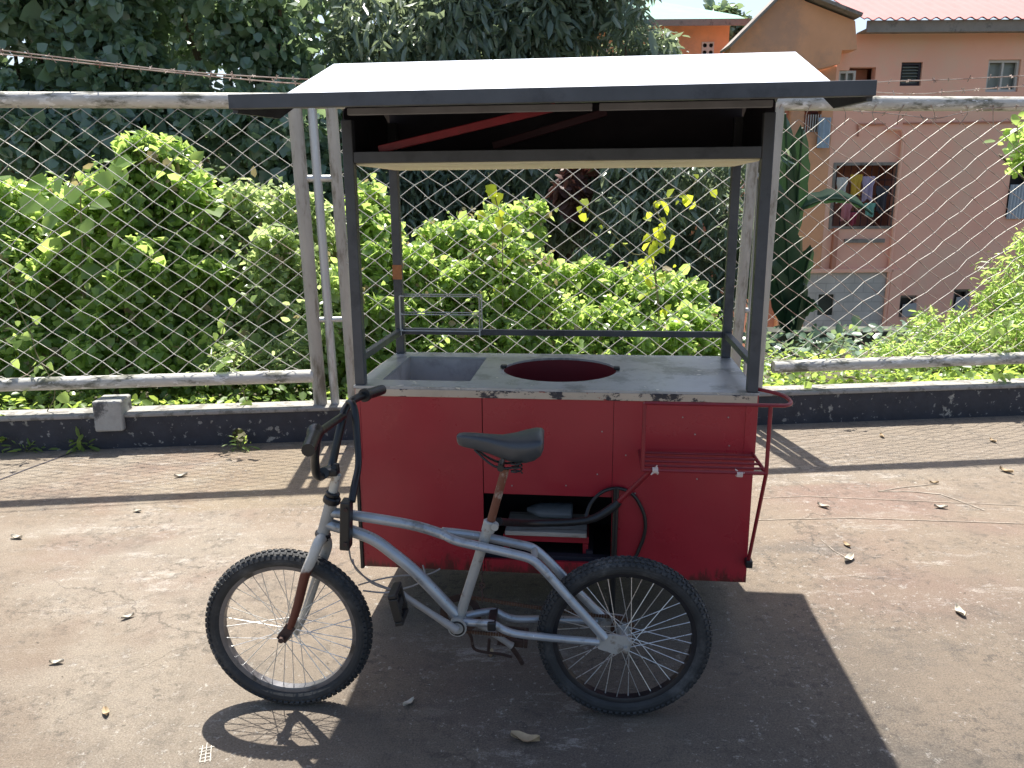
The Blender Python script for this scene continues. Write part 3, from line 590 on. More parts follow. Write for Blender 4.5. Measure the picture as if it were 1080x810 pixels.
# guard rails on three sides
MB().box((pw, D - .03, ZM - .012), (W - pw, D - .008, ZM + .012), bev=.002).build('guard_rail', 'steel', cart)
for xx in (.006, W - .030): MB().box((xx, pw + .001, ZM - .012), (xx + .024, D - pw - .001, ZM + .012), bev=.002).build('guard_rail', 'steel', cart)
# attic
MB().box((pw, .004, ZS), (W - pw, .03, ZS + .036), bev=.002).build('attic_beam', 'steel', cart)
MB().box((pw, D - .03, ZS), (W - pw, D - .006, ZS + .03), bev=.002).build('attic_beam', 'steel', cart)
for xx in (.004, W - .028): MB().box((xx, pw + .001, ZS), (xx + .024, D - pw - .001, ZS + .03), bev=.002).build('attic_beam', 'steel', cart)
MB().box((.0285, .0305, ZS - .006), (W - .0285, D - .003, ZS - .001)).build('attic_floor', 'cream', cart)
MB().box((.004, D - .003, ZS + .032), (W - .004, D + .003, 1.90)).build('attic_back', 'inside', cart)
for xx in (-.004, W): MB().plate([(pw + .002, ZS + .032), (D - .005, ZS + .032), (D - .005, 1.84), (D / 2, 1.96), (pw + .002, 1.83)], [], .004, lambda u, v, w_, xx=xx: (xx + w_, u, v)).build('attic_side', 'inside', cart)
rz0, ry0, ry1 = 1.7784, -.5701, 1.13
rx0, rx1 = -.1081, 1.5081; kyf, kzf = -.2844, 1.812; gy, gz = .2894, 2.0193; kyb = .863
def roofprof(off):
    return [(ry0, rz0 + .028 + off), (kyf, kzf + .018 + off), (gy, gz + off), (kyb, kzf + .018 + off), (ry1, rz0 + .028 + off)]
lo_, hi_ = roofprof(-.004), roofprof(0)
mb = MB(); mb.plate(lo_ + hi_[::-1], [], rx1 - rx0 - .004, lambda u, v, w_: (rx0 + .002 + w_, u, v)); mb.build('roof_sheet', 'roofsheet', cart)
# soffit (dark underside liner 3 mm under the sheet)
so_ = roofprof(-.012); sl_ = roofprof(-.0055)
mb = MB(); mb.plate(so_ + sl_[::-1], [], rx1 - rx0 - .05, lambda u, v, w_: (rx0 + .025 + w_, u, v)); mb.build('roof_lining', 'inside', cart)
MB().box((rx0, ry0 - .022, rz0 - .002), (rx1, ry0 - .001, rz0 + .034), bev=.002).build('fascia', 'steel', cart)
MB().box((rx0, ry1 + .001, rz0 - .002), (rx1, ry1 + .02, rz0 + .034), bev=.002).build('fascia', 'steel', cart)
for xx in (rx0, rx1 - .016):
    q = roofprof(-.0055); ql = [(u, v - .034) for u, v in q]; ql[1] = (q[1][0], q[1][1] - .045); ql[3] = (q[3][0], q[3][1] - .045)
    MB().plate(ql + q[::-1], [], .014, lambda u, v, w_, xx=xx: (xx + .001 + w_, u, v)).build('barge_board', 'steel', cart)
# grey bars under the front slope, standing in for the lit roof underside
for xa_, xb_ in ((.10, .83), (.85, W - .06)): MB().box((xa_, kyf + .04, kzf - .022), (xb_, kyf + .06, kzf - .002), bev=.002).build('lit_soffit_strip', 'soffit_grey', cart)
for px0, py0, px1, py1, mm, nn in ((400, 158, 586, 113, 'red_tube', .06), (520, 154, 640, 118, 'maroon', .30)):
    a_, b_ = P(px0, py0, nn), P(px1, py1, nn); MB().bar(a_, b_, .02, .026, bev=.002).build('brace', mm, cart)
# wire rack on the back rail
rk = MB(); yb = D - .02; yf = D - .075
c = {k: P(x, y, yb) for k, (x, y) in dict(tl=(424, 311), tr=(507, 311), bl=(424, 347), br=(507, 349), ml=(424, 330), mr=(507, 330)).items()}
for y_ in (yb + .022, yf + .012):
    for k1, k2 in (('tl', 'tr'), ('bl', 'br'), ('ml', 'mr')): rk.tube([(c[k1].x, y_, c[k1].z), (c[k2].x, y_, c[k1].z)], .0026, 6)
    for xx in (c['tl'].x, c['tr'].x): rk.tube([(xx, y_, c['bl'].z - .02), (xx, y_, c['tl'].z)], .0032, 6)
for xx in (c['tl'].x, c['tr'].x):
    for z_ in (c['tl'].z, c['ml'].z, c['bl'].z): rk.tube([(xx, yf + .012, z_), (xx, yb + .022, z_)], .0026, 6)
rk.build('wire_rack', 'galv', cart, True)
# folding tray of red tubes on the right of the front
nf = -.20
L0 = P(678.5, 494, nf); R0_ = P(809, 501, nf); T0 = P(679, 424, nf); T1 = P(812, 428.5, nf)
zlow = (L0.z + R0_.z) / 2; ztop = (T0.z + T1.z) / 2; xa, xb = (L0.x + T0.x) / 2, (R0_.x + T1.x) / 2
rt = .0065
tray = MB().tube([(xa, nf, zlow), (xb, nf, zlow)], rt, 8).build('tray_frame', 'red_tube', cart, True)
mb = MB()
e = P(832, 425, -.12)
mb.tube([(xa, nf, ztop), (xb - .02, nf, ztop), (e.x - .02, nf + .008, ztop), (e.x, nf + .07, ztop), (e.x - .015, nf + .15, ztop), (W + .002, .016, ztop)], rt, 8, smooth=4)
mb.tube([(xa, nf, zlow), (xa, nf, ztop)], rt, 8); mb.tube([(xb, nf, zlow), (xb, nf, ztop)], rt, 8)
mb.tube([(xa, nf, zlow), (xa + .0, -.004, zlow + .0)], rt, 8); mb.tube([(xb, nf, zlow), (W - .006, -.003, zlow)], rt, 8)
mb.build('tray_frame', 'red_tube', cart, True)
for k in range(1, 5):
    f_ = k / 4.2; y_ = nf + f_ * .19
    MB().tube([(xa, y_, zlow), (xb + (W - .006 - xb) * f_, y_, zlow)], .0045, 8).build('tray_bar', 'red_tube', cart, True)
q = P(789, 594, -.02)
MB().tube([(xb, nf, zlow), (q.x, -.016, q.z)], rt, 8).build('tray_brace', 'red_tube', cart, True)
MB().box((q.x - .01, -.034, q.z - .014), (q.x + .014, .0, q.z + .014), bev=.004).build('brace_bolt', 'black', cart)
for (kx, ky) in ((691, 496), (780, 500)):
    q = P(kx, ky, nf); rd = random.Random(kx); mb = MB()
    for i in range(7):
        dv = Vector((rd.uniform(-1, 1), rd.uniform(-.6, .2), rd.uniform(-1, 1))).normalized() * rd.uniform(.012, .022); mb.tube([q, q + dv], [.006, .0015], 5)
    mb.tube([q - Vector((.009, 0, 0)), q + Vector((.009, 0, 0))], .0105, 8); mb.build('cloth_knot', 'cloth', cart, True)
# tube joining the cart to the bicycle: black wrapped, then red
BF = Frame(-.693, 2.215, math.atan2(2.149 - 2.215, 1.023))
def B(px, py, n=0.0): return BF.p(px, py, n)
def b2c(v): return CF.l(BF.m @ v)
j0 = b2c(B(526, 550, .03)); j1 = P(560, 552, -.22); j2 = P(618, 549, -.16); j3 = P(645, 536, -.14); j4 = P(653, 529, -.14); j5 = P(688, 495, nf)
MB().tube([j0, j1, j2, j3, j4], [.012, .012, .013, .015, .012], 10, smooth=4).build('hitch_tube', 'black', cart, True)
MB().tube([j4, j4.lerp(j5, .5), j5], .009, 10).build('hitch_tube', 'red_tube', cart, True)
mb = MB(); lp = [P(*q, nn) for *q, nn in ((617, 552, -.06), (622, 533, -.03), (635, 519, -.02), (652, 515, -.015), (668, 522, -.012), (679, 542, -.012), (680, 562, -.012), (672, 584, -.012), (664, 600, -.02))]
mb.tube(lp, .0065, 8, smooth=5); mb.build('hose_loop', 'black', cart, True)
mb = MB(); a_ = P(650, 518, -.02); mb.tube([(a_.x, -.014, a_.z + .01), (a_.x - .006, -.014, .012)], .011, 10); mb.box((a_.x - .03, -.036, .001), (a_.x + .018, .010, .012), bev=.002); mb.build('pipe_leg', 'black', cart, True)
# chassis under the body, third wheel at the far side
mb = MB(); mb.bar((.05, .06, ZB + .036), (W - .05, .06, ZB + .036), .03, .03); mb.bar((.05, D - .06, ZB + .036), (W - .05, D - .06, ZB + .036), .03, .03)
for xx in (.84, 1.06): mb.bar((xx, .076, ZB + .05), (xx, D + .16, ZB + .05), .026, .026)
mb.build('chassis', 'inside', cart)
def make_wheel(parent, cx_, r, y, seed, rim, nsp=36):
    c = Vector((cx_, y, r)); tw = .0265
    prof = []
    for i in range(16):
        a2 = 2 * math.pi * i / 16; prof.append((math.cos(a2) * tw * .92, math.sin(a2) * tw))
    rc = r - tw * .92 - .003
    wheel = MB().ring(c, rc - tw * .75, [(-.012, -.012), (-.012, .012), (-.002, .016), (.006, .016), (.006, -.016), (-.002, -.016)], 80).build('wheel', rim, parent, True)
    mb = MB(); mb.ring(c, rc, prof, 96); K = 84
    for k in range(K):
        for row, off in ((0, 0), (-.013, .5), (.013, .5), (-.023, 0), (.023, 0)):
            a2 = 2 * math.pi * (k + off) / K; ph_ = abs(row) / tw; rr = rc + tw * .92 * math.sqrt(max(0, 1 - ph_ ** 2)) - .0015
            u = Vector((math.cos(a2), 0, math.sin(a2))); tt = Vector((-math.sin(a2), 0, math.cos(a2)))
            tilt = math.asin(min(.95, row / tw)); up = u * math.cos(tilt) + Vector((0, 1, 0)) * math.sin(tilt); sd2 = tt.cross(up)
            pp = c + u * rr + Vector((0, row, 0)); m4 = Matrix(((tt.x, sd2.x, up.x, pp.x), (tt.y, sd2.y, up.y, pp.y), (tt.z, sd2.z, up.z, pp.z), (0, 0, 0, 1)))
            mb.box((-.0055, -.0042, 0), (.0055, .0042, .0055), m4)
    mb.build('tyre', 'rubber', wheel, smooth=False)
    MB().tube([c + Vector((0, -.048, 0)), c + Vector((0, -.032, 0)), c + Vector((0, -.030, 0)), c + Vector((0, .030, 0)), c + Vector((0, .032, 0)), c + Vector((0, .048, 0))], [.018, .022, .013, .013, .022, .018], 14).build('hub', 'silver2', wheel, True)
    rd = random.Random(seed); ri = rc - tw * .75 - .011
    for i in range(nsp):
        a2 = 2 * math.pi * (i + .5) / nsp + seed; side = 1 if i % 2 else -1; cr_ = (1 if (i // 2) % 2 else -1) * 1.15
        h_ = c + Vector((math.cos(a2 + cr_) * .02, side * .03, math.sin(a2 + cr_) * .02)); e_ = c + Vector((math.cos(a2) * ri, side * .003, math.sin(a2) * ri))
        MB().tube([h_, e_ + (h_ - e_) * .06, e_], [.0013, .0013, .0022], 5).build('spoke', 'spoke', wheel, True)
    return wheel
cw = make_wheel(cart, .95, .25, D + .12, .3, 'rim')
MB().tube([(.95, D + .0, .25), (.95, D + .17, .25)], .012, 10).build('axle', 'inside', cart, True)

# ================================================================== BICYCLE
bike = empty('bicycle', BF, 'small wheeled silver blue bicycle with black saddle parked in front of the red cart', 'bicycle')
rf, rr_ = .2600, .2602; RX = 1.023 / math.cos(BF.a)
wf = make_wheel(bike, 0, rf, 0, .1, 'rimgrey'); wr_ = make_wheel(bike, RX, rr_, 0, .7, 'rim')
def Bt(pts, r, n_=0, name='tube', m='silver', smooth=5, seg=14):
    P3 = []
    for q in pts:
        nn = q[2] if len(q) > 2 else n_; P3.append(B(q[0], q[1], nn))
    return MB().tube(P3, r, seg, smooth=smooth).build(name, m, bike, True)
# fork
fk = Bt([(341, 566, -.0), (336, 572, -.035), (329.5, 588, -.048), (322, 606, -.05), (314, 638, -.05), (306, 662, -.05)], [.016, .016, .0155, .015, .0135, .011], name='fork', m='forkp')
hb = Vector((0, 0, rf))
Bt([(342, 566, 0), (345, 575, .035), (340, 592, .048), (333, 612, .05), (322, 645, .05), (312, 668, .05)], [.016, .016, .015, .014, .013, .010], name='fork', m='silver2')
for sy, mm in ((-.055, 'rustdark'), (.055, 'rustdark')):
    mb = MB(); q = B(307, 660, sy); c_ = Vector((hb.x, sy, hb.z)); mb.bar(q, c_ + (c_ - q) * .25, .006, .032, up=(0, 0, 1), bev=.002)
    mb.tube([(c_.x, sy * 1.35, c_.z), (c_.x, sy * .7, c_.z)], .009, 6); mb.build('dropout', mm, bike, True)
# head tube, headset, stem
Bt([(349.5, 530), (341, 562)], .0185, name='head_tube', m='silver2', smooth=0)
mb = MB()
def ringon(pa, pb, r, L=.012):
    a_, b_ = B(*pa), B(*pb); d = (b_ - a_).normalized(); mb.tube([a_ - d * L / 2, a_ - d * L * .3, a_ + d * L * .3, a_ + d * L / 2], [r * .85, r, r, r * .85], 14)
ringon((350, 527), (341, 562), .026, .022); ringon((351, 521), (341, 562), .021, .014); mb.build('headset', 'black', bike, True); mb = MB(); ringon((340.6, 563.5), (350, 527), .024, .012); ringon((340, 567), (350, 527), .02, .010)
mb.build('headset', 'black', bike, True)
Bt([(350.5, 520), (355.5, 500)], .013, name='stem', m='stemp', smooth=0)
a_, b_ = B(357, 497, 0), B(340, 497, 0)
mb = MB(); mb.bar(a_, b_, .04, .022, bev=.005); mb.tube([B(341, 499, -.03), B(341, 499, .03)], .017, 12); mb.tube([B(352, 493, -.012), B(352, 493, .0)], .008, 6); mb.tube([B(355, 489), B(355, 497)], .008, 8)
mb.build('stem_clamp', 'black', bike, True)
# handlebar
hb_ = MB(); r_ = .0125
hb_.tube([B(341, 501, 0), B(337, 503, -.05), B(333.5, 499, -.085), B(332, 484, -.12), B(333, 468, -.17), B(334.5, 459, -.20), B(332, 459, -.26)], r_, 12, smooth=5)
hb_.tube([B(341, 501, 0), B(346, 498, .045), B(350.5, 489, .08), B(355.5, 466, .10), B(360, 447, .12), B(363, 434, .15), B(370, 424, .19), B(378, 419, .24), B(385, 416.6, .27)], r_, 12, smooth=5)
hb_.tube([B(335.5, 457, -.19), B(348, 448, -.03), B(361, 439, .13)], r_ * .9, 12, smooth=4)
hb_.build('handlebar', 'black', bike, True)
def grip(a_, b_):
    d = (b_ - a_); mb = MB(); k = 13; pts = [a_ + d * (i / (k - 1)) for i in range(k)]
    mb.tube(pts, [.022, .022] + [.0165 if i % 2 else .0178 for i in range(k - 3)] + [.0165], 14); mb.build('grip', 'black', bike, True)
grip(B(333, 455, -.245), B(325, 475, -.375)); grip(B(384, 417, .26), B(403, 411, .38))
# main frame
Bt([(348, 540), (400, 547.5), (440, 555), (470, 564.5)], .0155, name='top_tube', smooth=4)
Bt([(345, 552), (371, 560), (394, 569), (415, 584), (440, 605), (481, 648)], .018, name='down_tube', smooth=5)
Bt([(485, 650), (515, 556)], .0155, name='seat_tube', m='silver2', smooth=0)
Bt([(516, 556), (533, 494)], .0125, name='seat_post', m='rust', smooth=0)
mb = MB(); a_ = B(515, 558); b_ = B(517, 550); d = (b_ - a_).normalized()
mb.tube([a_ - d * .008, a_ - d * .006, b_, b_ + d * .003], [.017, .020, .020, .017], 14); q = B(522, 555, -.016); mb.tube([q + Vector((0, -.01, 0)), q + Vector((0, .01, 0))], .011, 10); mb.build('seat_clamp', 'silver2', bike, True)
for sg in (-1, 1):
    y1_ = -.022 * 1; 
near = [(466, 562.5, -.006), (480, 570, -.026), (505, 576, -.034), (540, 584, -.036), (557, 588.5, -.038), (566, 594, -.040), (580, 608, -.044), (608, 640, -.052), (638, 673, -.058)]
Bt(near, .0135, name='seat_stay', smooth=5)
def shift(q, n): # same curve mirrored to the far side of the frame plane
    v = B(q[0], q[1], q[2]); return Vector((v.x, -q[2], v.z))
MB().tube([shift(q, 0) for q in near], .0135, 14, smooth=5).build('seat_stay', 'silver', bike, True)
q = B(563, 591, -.039); MB().tube([q, (q.x, .039, q.z)], .010, 10).build('stay_bridge', 'silver2', bike, True)
chs = [(490, 656, -.018), (505, 657, -.03), (520, 658, -.036), (531, 664, -.038), (545, 668.5, -.042), (570, 671.5, -.05), (600, 674.5, -.056), (632, 677, -.058)]
Bt(chs, .0115, name='chain_stay', smooth=5)
MB().tube([shift(q, 0) for q in chs], .0115, 14, smooth=5).build('chain_stay', 'silver', bike, True)
mb = MB(); a_ = B(519, 658, -.03); mb.box((a_.x - .013, -.050, a_.z - .014), (a_.x + .013, .045, a_.z + .014), bev=.004); mb.build('stay_clamp', 'black', bike)
for sy in (-.060, .060):
    pts = [B(629, 671, sy), B(645, 669, sy), B(661, 671, sy), B(664, 680, sy), B(650, 690, sy), B(631, 684, sy)]
    if sy > 0: pts = [Vector((B(x, y, -.06).x, sy, B(x, y, -.06).z)) for x, y in ((629, 671), (645, 669), (661, 671), (664, 680), (650, 690), (631, 684))]
    mb = MB(); mb.plate([(p.x, p.z) for p in pts], [], .006, lambda u, v, w_, sy=sy: (u, sy - .003 + w_, v)); mb.tube([(RX, sy - .016 * (1 if sy > 0 else 1), rr_), (RX, sy + .012, rr_)], .0095, 6); mb.build('dropout', 'silver2', bike)
MB().tube([(RX, -.075, rr_), (RX, .075, rr_)], .005, 8).build('axle', 'rustdark', bike, True)
# bottom bracket, cranks, pedals, chainring, chain
bb = B(484, 655)
MB().tube([bb + Vector((0, -.036, 0)), bb + Vector((0, .036, 0))], .024, 18).build('bottom_bracket', 'silver2', bike, True)
mb = MB(); mb.tube([bb + Vector((0, -.041, 0)), bb + Vector((0, -.037, 0))], .0285, 18); mb.tube([bb + Vector((0, -.0435, 0)), bb + Vector((0, -.041, 0))], .018, 18)
mb.tube([bb + Vector((0, -.058, 0)), bb + Vector((0, -.043, 0))], .010, 10); mb.build('bearing_cup', 'silver2', bike, True)
mb = MB(); mb.ring((bb.x, -.0438, bb.z), .021, [(-.002, -.0015), (-.002, .0015), (.002, .0015), (.002, -.0015)], 24); mb.build('bearing_seal', 'black', bike)
pe = B(424, 627, -.065); ce = bb + Vector((0, -.052, 0))
def crank(a_, b_):
    mb = MB(); d = (b_ - a_); mb.tube([a_, a_ + d * .08, a_ + d * .5, a_ + d * .93, b_], [.015, .0125, .0095, .0095, .012], 10); mb.build('crank', 'cable', bike, True)
crank(ce, pe)
far = bb + (bb - pe) * 1.0; far.y = .065; fe = bb + Vector((0, .052, 0)); crank(fe, far)
def pedal(c_, sg, tilt):
    m4 = Matrix.Translation(c_) @ Matrix.Rotation(tilt, 4, 'Y'); mb = MB(); w2, l2, h2 = .045, .048, .012; y0 = .012 * sg; y1 = y0 + .085 * sg
    ya, yb_ = min(y0, y1), max(y0, y1)
    for lo, hi in (((-l2, ya, -h2), (-l2 + .012, yb_, h2)), ((l2 - .012, ya, -h2), (l2, yb_, h2)), ((-l2 + .013, ya, -h2), (l2 - .013, ya + .012, h2)), ((-l2 + .013, yb_ - .012, -h2), (l2 - .013, yb_, h2)), ((-.012, ya + .013, -h2 * .7), (.012, yb_ - .013, h2 * .7)), ((-l2 + .014, (ya + yb_) / 2 - .006, -.005), (l2 - .014, (ya + yb_) / 2 + .006, .005))): mb.box(lo, hi, m4, bev=.0025)
    mb.build('pedal', 'black' if sg < 0 else 'rustdark', bike)
pedal(pe, -1, R(78)); pedal(far, 1, R(5))
MB().ring(bb + Vector((0, .045, 0)), .058, [(-.016, -.0015), (-.016, .0015), (.006, .0012), (.006, -.0012)], 40).build('chainring', 'rustdark', bike, True)
mb = MB(); cy = .045
for zz in (1, -1):
    a_ = Vector((bb.x, cy, bb.z + zz * .060)); b_ = Vector((RX, cy, rr_ + zz * .036)); k = 60
    for i in range(k):
        c_ = a_.lerp(b_, (i + .5) / k); c_.z -= .004 * math.sin(math.pi * i / k) * (2 if zz < 0 else 1); L = (b_ - a_).length / k * .42
        mb.box((c_.x - L, cy - .004, c_.z - .0045), (c_.x + L, cy + .004, c_.z + .0045))
mb.ring((RX, cy, rr_), .036, [(-.01, -.002), (-.01, .002), (.002, .002), (.002, -.002)], 24); mb.build('chain', 'chain', bike)
# stand hanging behind the crank
mb = MB(); pts = [B(492, 664, .07), B(497, 672, .10), B(500, 684, .12), B(512, 688, .12), B(528, 690, .12), B(540, 693, .12)]
mb.tube(pts, .005, 8, smooth=4); mb.tube([B(516, 674, .12), B(515, 688, .12)], .005, 8); mb.tube([B(530, 670, .1), B(545, 690, .14), B(551, 700, .15)], .008, 8, smooth=3); mb.build('kick_stand', 'rustdark', bike, True)
# saddle
s0 = B(482, 463); s1 = B(573.5, 466); Ls = s1.x - s0.x; rings = []
zt0 = B(520, 463).z
for tt, hw, ztop_, zbot in ((0, .008, -.004, -.020), (.02, .016, .002, -.030), (.08, .021, .004, -.036), (.2, .024, .003, -.042), (.38, .031, -.001, -.055), (.52, .042, -.004, -.068), (.66, .062, -.001, -.078), (.8, .079, .006, -.075), (.9, .084, .010, -.066), (.97, .078, .009, -.052), (1., .062, .002, -.036)):
    ring_ = []
    for k in range(20):
        a2 = 2 * math.pi * k / 20; cx2, sz2 = math.cos(a2), math.sin(a2)
        yy = hw * (abs(cx2) ** .8) * (1 if cx2 > 0 else -1) * (1 if sz2 > -.2 else .9)
        zz = (ztop_ * 1.0 + .004) * 1 if sz2 >= 0 else 0
        zc_ = (ztop_ + zbot) / 2 + .012; zz = zc_ + ((ztop_ - zc_) * abs(sz2) ** .6 if sz2 >= 0 else (zbot - zc_) * abs(sz2) ** .75)
        ring_.append(Vector((s0.x + tt * Ls, yy, zt0 + .012 + zz)))
    rings.append(ring_)
sad = MB().loft(rings).build('saddle', 'saddle', bike, smooth='all')
mb = MB(); q = B(533, 492)
for sy in (-.022, .022): mb.tube([(s0.x + .05, sy * .3, zt0 - .03), (q.x - .03, sy, q.z + .008), (q.x + .03, sy, q.z + .006), (s1.x - .06, sy * 1.6, zt0 - .045)], .0035, 8, smooth=4)
for sy in (-.05, .05):
    cxs, czs = s1.x - .075, zt0 - .072; mb.tube([(cxs + .016 * math.cos(i * .9), sy + .016 * math.sin(i * .9), czs - .012 + i * .0016) for i in range(22)], .0024, 6)
mb.tube([(q.x - .012, -.03, q.z + .004), (q.x - .012, .03, q.z + .004)], .010, 10); mb.build('saddle_rail', 'black', sad, True)
# box on the frame, wrapped cable, loose cables
q0_, q1_ = B(357.5, 527, -.05), B(373, 578, -.05)
m4 = Matrix.Translation((q0_ + q1_) / 2) @ Matrix.Rotation(R(4), 4, 'Y'); hw_ = (q1_.x - q0_.x) / 2 - .003; hh_ = (q0_.z - q1_.z) / 2
mb = MB(); mb.box((-hw_, -.022, -hh_), (hw_, .022, hh_), m4, bev=.004); cb = mb.build('frame_box', 'black', bike)
mb = MB()
for zz in (-.7, .72): v = m4 @ Vector((.004, -.022, hh_ * zz)); mb.tube([v, v + Vector((0, -.006, 0))], .006, 8)
mb.build('bolt', 'rustdark', cb, True)
Bt([(366, 424, .16), (372, 426, .14), (375, 440, .12), (377, 465, .09), (378, 490, .05), (374, 512, -.01), (371, 529, -.045)], [.006, .010, .0115, .0105, .010, .011, .011], name='wrapped_cable', m='black', smooth=5)
mb = MB(); r_ = .0026
mb.tube([B(368, 578, -.04), B(371, 592, -.02), B(382, 606, .02), B(396, 617, .04), (B(418, 622, .05)), B(440, 616, .05), B(448, 608, .06), B(446, 596, .08)], r_, 6, smooth=6)
mb.tube([B(378, 617, .08), B(400, 611, .06), B(424, 607, .08), B(450, 606, .10), B(464, 600, .14)], r_, 6, smooth=6)
mb.tube([B(383, 623, .05), B(405, 625, .03), B(420, 622, .03), B(436, 618, .04)], r_, 6, smooth=6)
mb.tube([B(372, 590, .1), B(376, 601, .08), B(392, 613, .1), B(416, 623, .1)], r_, 6, smooth=6)
mb.build('brake_cable', 'cable', bike, True)
# little hanging chain below the seat tube
mb = MB(); a_ = B(508, 590, .01)
for i in range(11): z_ = a_.z - .013 * i; mb.tube([(a_.x + (.004 if i % 2 else 0), .012 + (0 if i % 2 else .004), z_), (a_.x - (.004 if i % 2 else 0), .012 - (0 if i % 2 else .004), z_ - .012)], .0022, 5)
mb.ring((a_.x, .012, a_.z - .085), .008, [(-.002, -.002), (-.002, .002), (.002, .002), (.002, -.002)], 12); mb.build('lock_chain', 'rustdark', bike, True)

# ================================================================== BUILDINGS
YB = 17.0
def bpt(x, y, Y=YB): return on_y(x, y, Y)
def zz_(y, Y=YB): return bpt(900, y, Y).z
def xx_(x, y, Y=YB): return bpt(x, y, Y).x
def brect(x0, y0, x1, y1, Y=YB):
    ym = (y0 + y1) / 2; return (xx_(x0, ym, Y), zz_(y1, Y), xx_(x1, ym, Y), zz_(y0, Y))
def rc(r): return rect(*r)
house = empty('pink_house', (xx_(950, 200), YB, -2.3), 'two storey pink house with orange gable wing and pink sheet roof behind the fence', 'house')
ho = house.location.copy()
def hb2(mb, name, m, parent=house, smooth=False, fix=True):
    mb.v = [(v[0] - ho.x, v[1] - ho.y, v[2] - ho.z) for v in mb.v]; return mb.build(name, m, parent, smooth, fix)
zE = zz_(36)                       # eave height
zG = -2.35
xL = xx_(872, 200); xR = xx_(1400, 200)
wins = {'w_small': brect(950, 66, 972, 91), 'w_glass': brect(1041, 64, 1075, 98), 'w_laundry': brect(878, 173, 944, 240), 'w_low1': brect(948, 312, 966, 335), 'w_low2': brect(1005, 306, 1022, 328), 'w_edge': brect(1064, 166, 1110, 230), 'door': brect(895, 71, 923, 95), 'w_up': (xL + .06, zz_(93), xL + .42, zz_(74))}
mb = MB(); mb.wallplate(xL, zG, xR, zE, list(wins.values()), YB, YB + .2); hb2(mb, 'wall', 'pink', fix=False)
def window(r, kind, Y=YB):
    x0, z0, x1, z1 = r; mb = MB(); fw = .05
    mb.plate(rect(x0 + .002, z0 + .002, x1 - .002, z1 - .002), [rect(x0 + fw, z0 + fw, x1 - fw, z1 - fw)[::-1]], .06, lambda u, v, w_: (u, Y + .05 + w_, v))
    if kind == 'glass': mb.box(((x0 + x1) / 2 - .02, Y + .055, z0 + fw), ((x0 + x1) / 2 + .02, Y + .10, z1 - fw))
    wn = hb2(mb, 'window', {'glass': 'frame', 'louvre': 'inside', 'dark': 'gutter'}.get(kind, 'gutter'))
    if kind == 'louvre':
        mb = MB(); n_ = 6
        for i in range(n_):
            zc = z0 + fw + (z1 - z0 - 2 * fw) * (i + .5) / n_; mb.bar((x0 + fw, Y + .09, zc), (x1 - fw, Y + .09, zc), .07, .012, up=(0, -.6, 1))
        hb2(mb, 'louvre', 'glass', wn)
    mb = MB(); mb.box((x0 + .003, Y + .16, z0 + .003), (x1 - .003, Y + .165, z1 - .003)); hb2(mb, 'pane', 'glass' if kind == 'glass' else 'darkpane', wn)
    return wn
window(wins['w_up'], 'glass'); window(wins['w_small'], 'louvre'); window(wins['w_glass'], 'glass'); window(wins['w_low1'], 'dark'); window(wins['w_low2'], 'dark')
# shutters of the two low windows, half open
for k, (xa_, ya_, xb2, yb2) in enumerate(((951, 314, 965, 333), (1007, 308, 1020, 326))):
    r = brect(xa_, ya_, xb2, yb2); mb = MB(); mb.bar((r[0], YB - .04, r[1] + .1), (r[2], YB - .06, r[3] - .25), .02, .3, up=(0, -.3, 1)); hb2(mb, 'shutter', 'tin')
# laundry window: deep barred recess
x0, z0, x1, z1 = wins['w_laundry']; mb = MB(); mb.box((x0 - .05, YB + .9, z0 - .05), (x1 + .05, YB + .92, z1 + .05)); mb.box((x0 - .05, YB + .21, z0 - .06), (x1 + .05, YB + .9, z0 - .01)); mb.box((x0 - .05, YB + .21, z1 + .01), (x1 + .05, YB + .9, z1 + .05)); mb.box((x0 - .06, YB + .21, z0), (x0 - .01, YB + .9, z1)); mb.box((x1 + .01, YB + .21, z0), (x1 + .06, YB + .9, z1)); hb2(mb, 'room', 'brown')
mb = MB()
for i in range(9): xx = x0 + (x1 - x0) * (i + .5) / 9; mb.tube([(xx, YB + .05, z0), (xx, YB + .05, z1)], .008, 5)
for f_ in (.25, .5, .75): mb.tube([(x0, YB + .06, z0 + (z1 - z0) * f_), (x1, YB + .06, z0 + (z1 - z0) * f_)], .008, 5)
hb2(mb, 'window_grille', 'inside')
mb = MB(); mb.plate(rect(x0 - .03, z0 - .03, x1 + .03, z1 + .03), [rect(x0 + .03, z0 + .03, x1 - .03, z1 - .03)[::-1]], .04, lambda u, v, w_: (u, YB - .02 + w_, v)); hb2(mb, 'window_frame', 'gutter')
# edge window with tin sheet
x0, z0, x1, z1 = wins['w_edge']; mb = MB(); mb.box((x0 - .02, YB + .7, z0 - .02), (x1, YB + .72, z1 + .02)); hb2(mb, 'pane', 'darkpane')
def corrugated(mb, x0, z0, x1, z1, Y, n=14, amp=.02, th=.006):
    k = n * 6; pts = [(x0 + (x1 - x0) * i / k, amp * math.sin(2 * math.pi * i / 6)) for i in range(k + 1)]
    vs = [(x, Y + a2, z0) for x, a2 in pts] + [(x, Y + a2, z1) for x, a2 in pts] + [(x, Y + a2 + th, z0) for x, a2 in pts] + [(x, Y + a2 + th, z1) for x, a2 in pts]; m_ = k + 1
    fs = [(i, i + 1, m_ + i + 1, m_ + i) for i in range(k)] + [(2 * m_ + i, 3 * m_ + i, 3 * m_ + i + 1, 2 * m_ + i + 1) for i in range(k)]
    mb.add(vs, fs)
r = brect(1062, 196, 1110, 232); mb = MB(); corrugated(mb, r[0], r[1], r[2], r[3], YB - .05); hb2(mb, 'tin_sheet', 'tin', smooth=True)
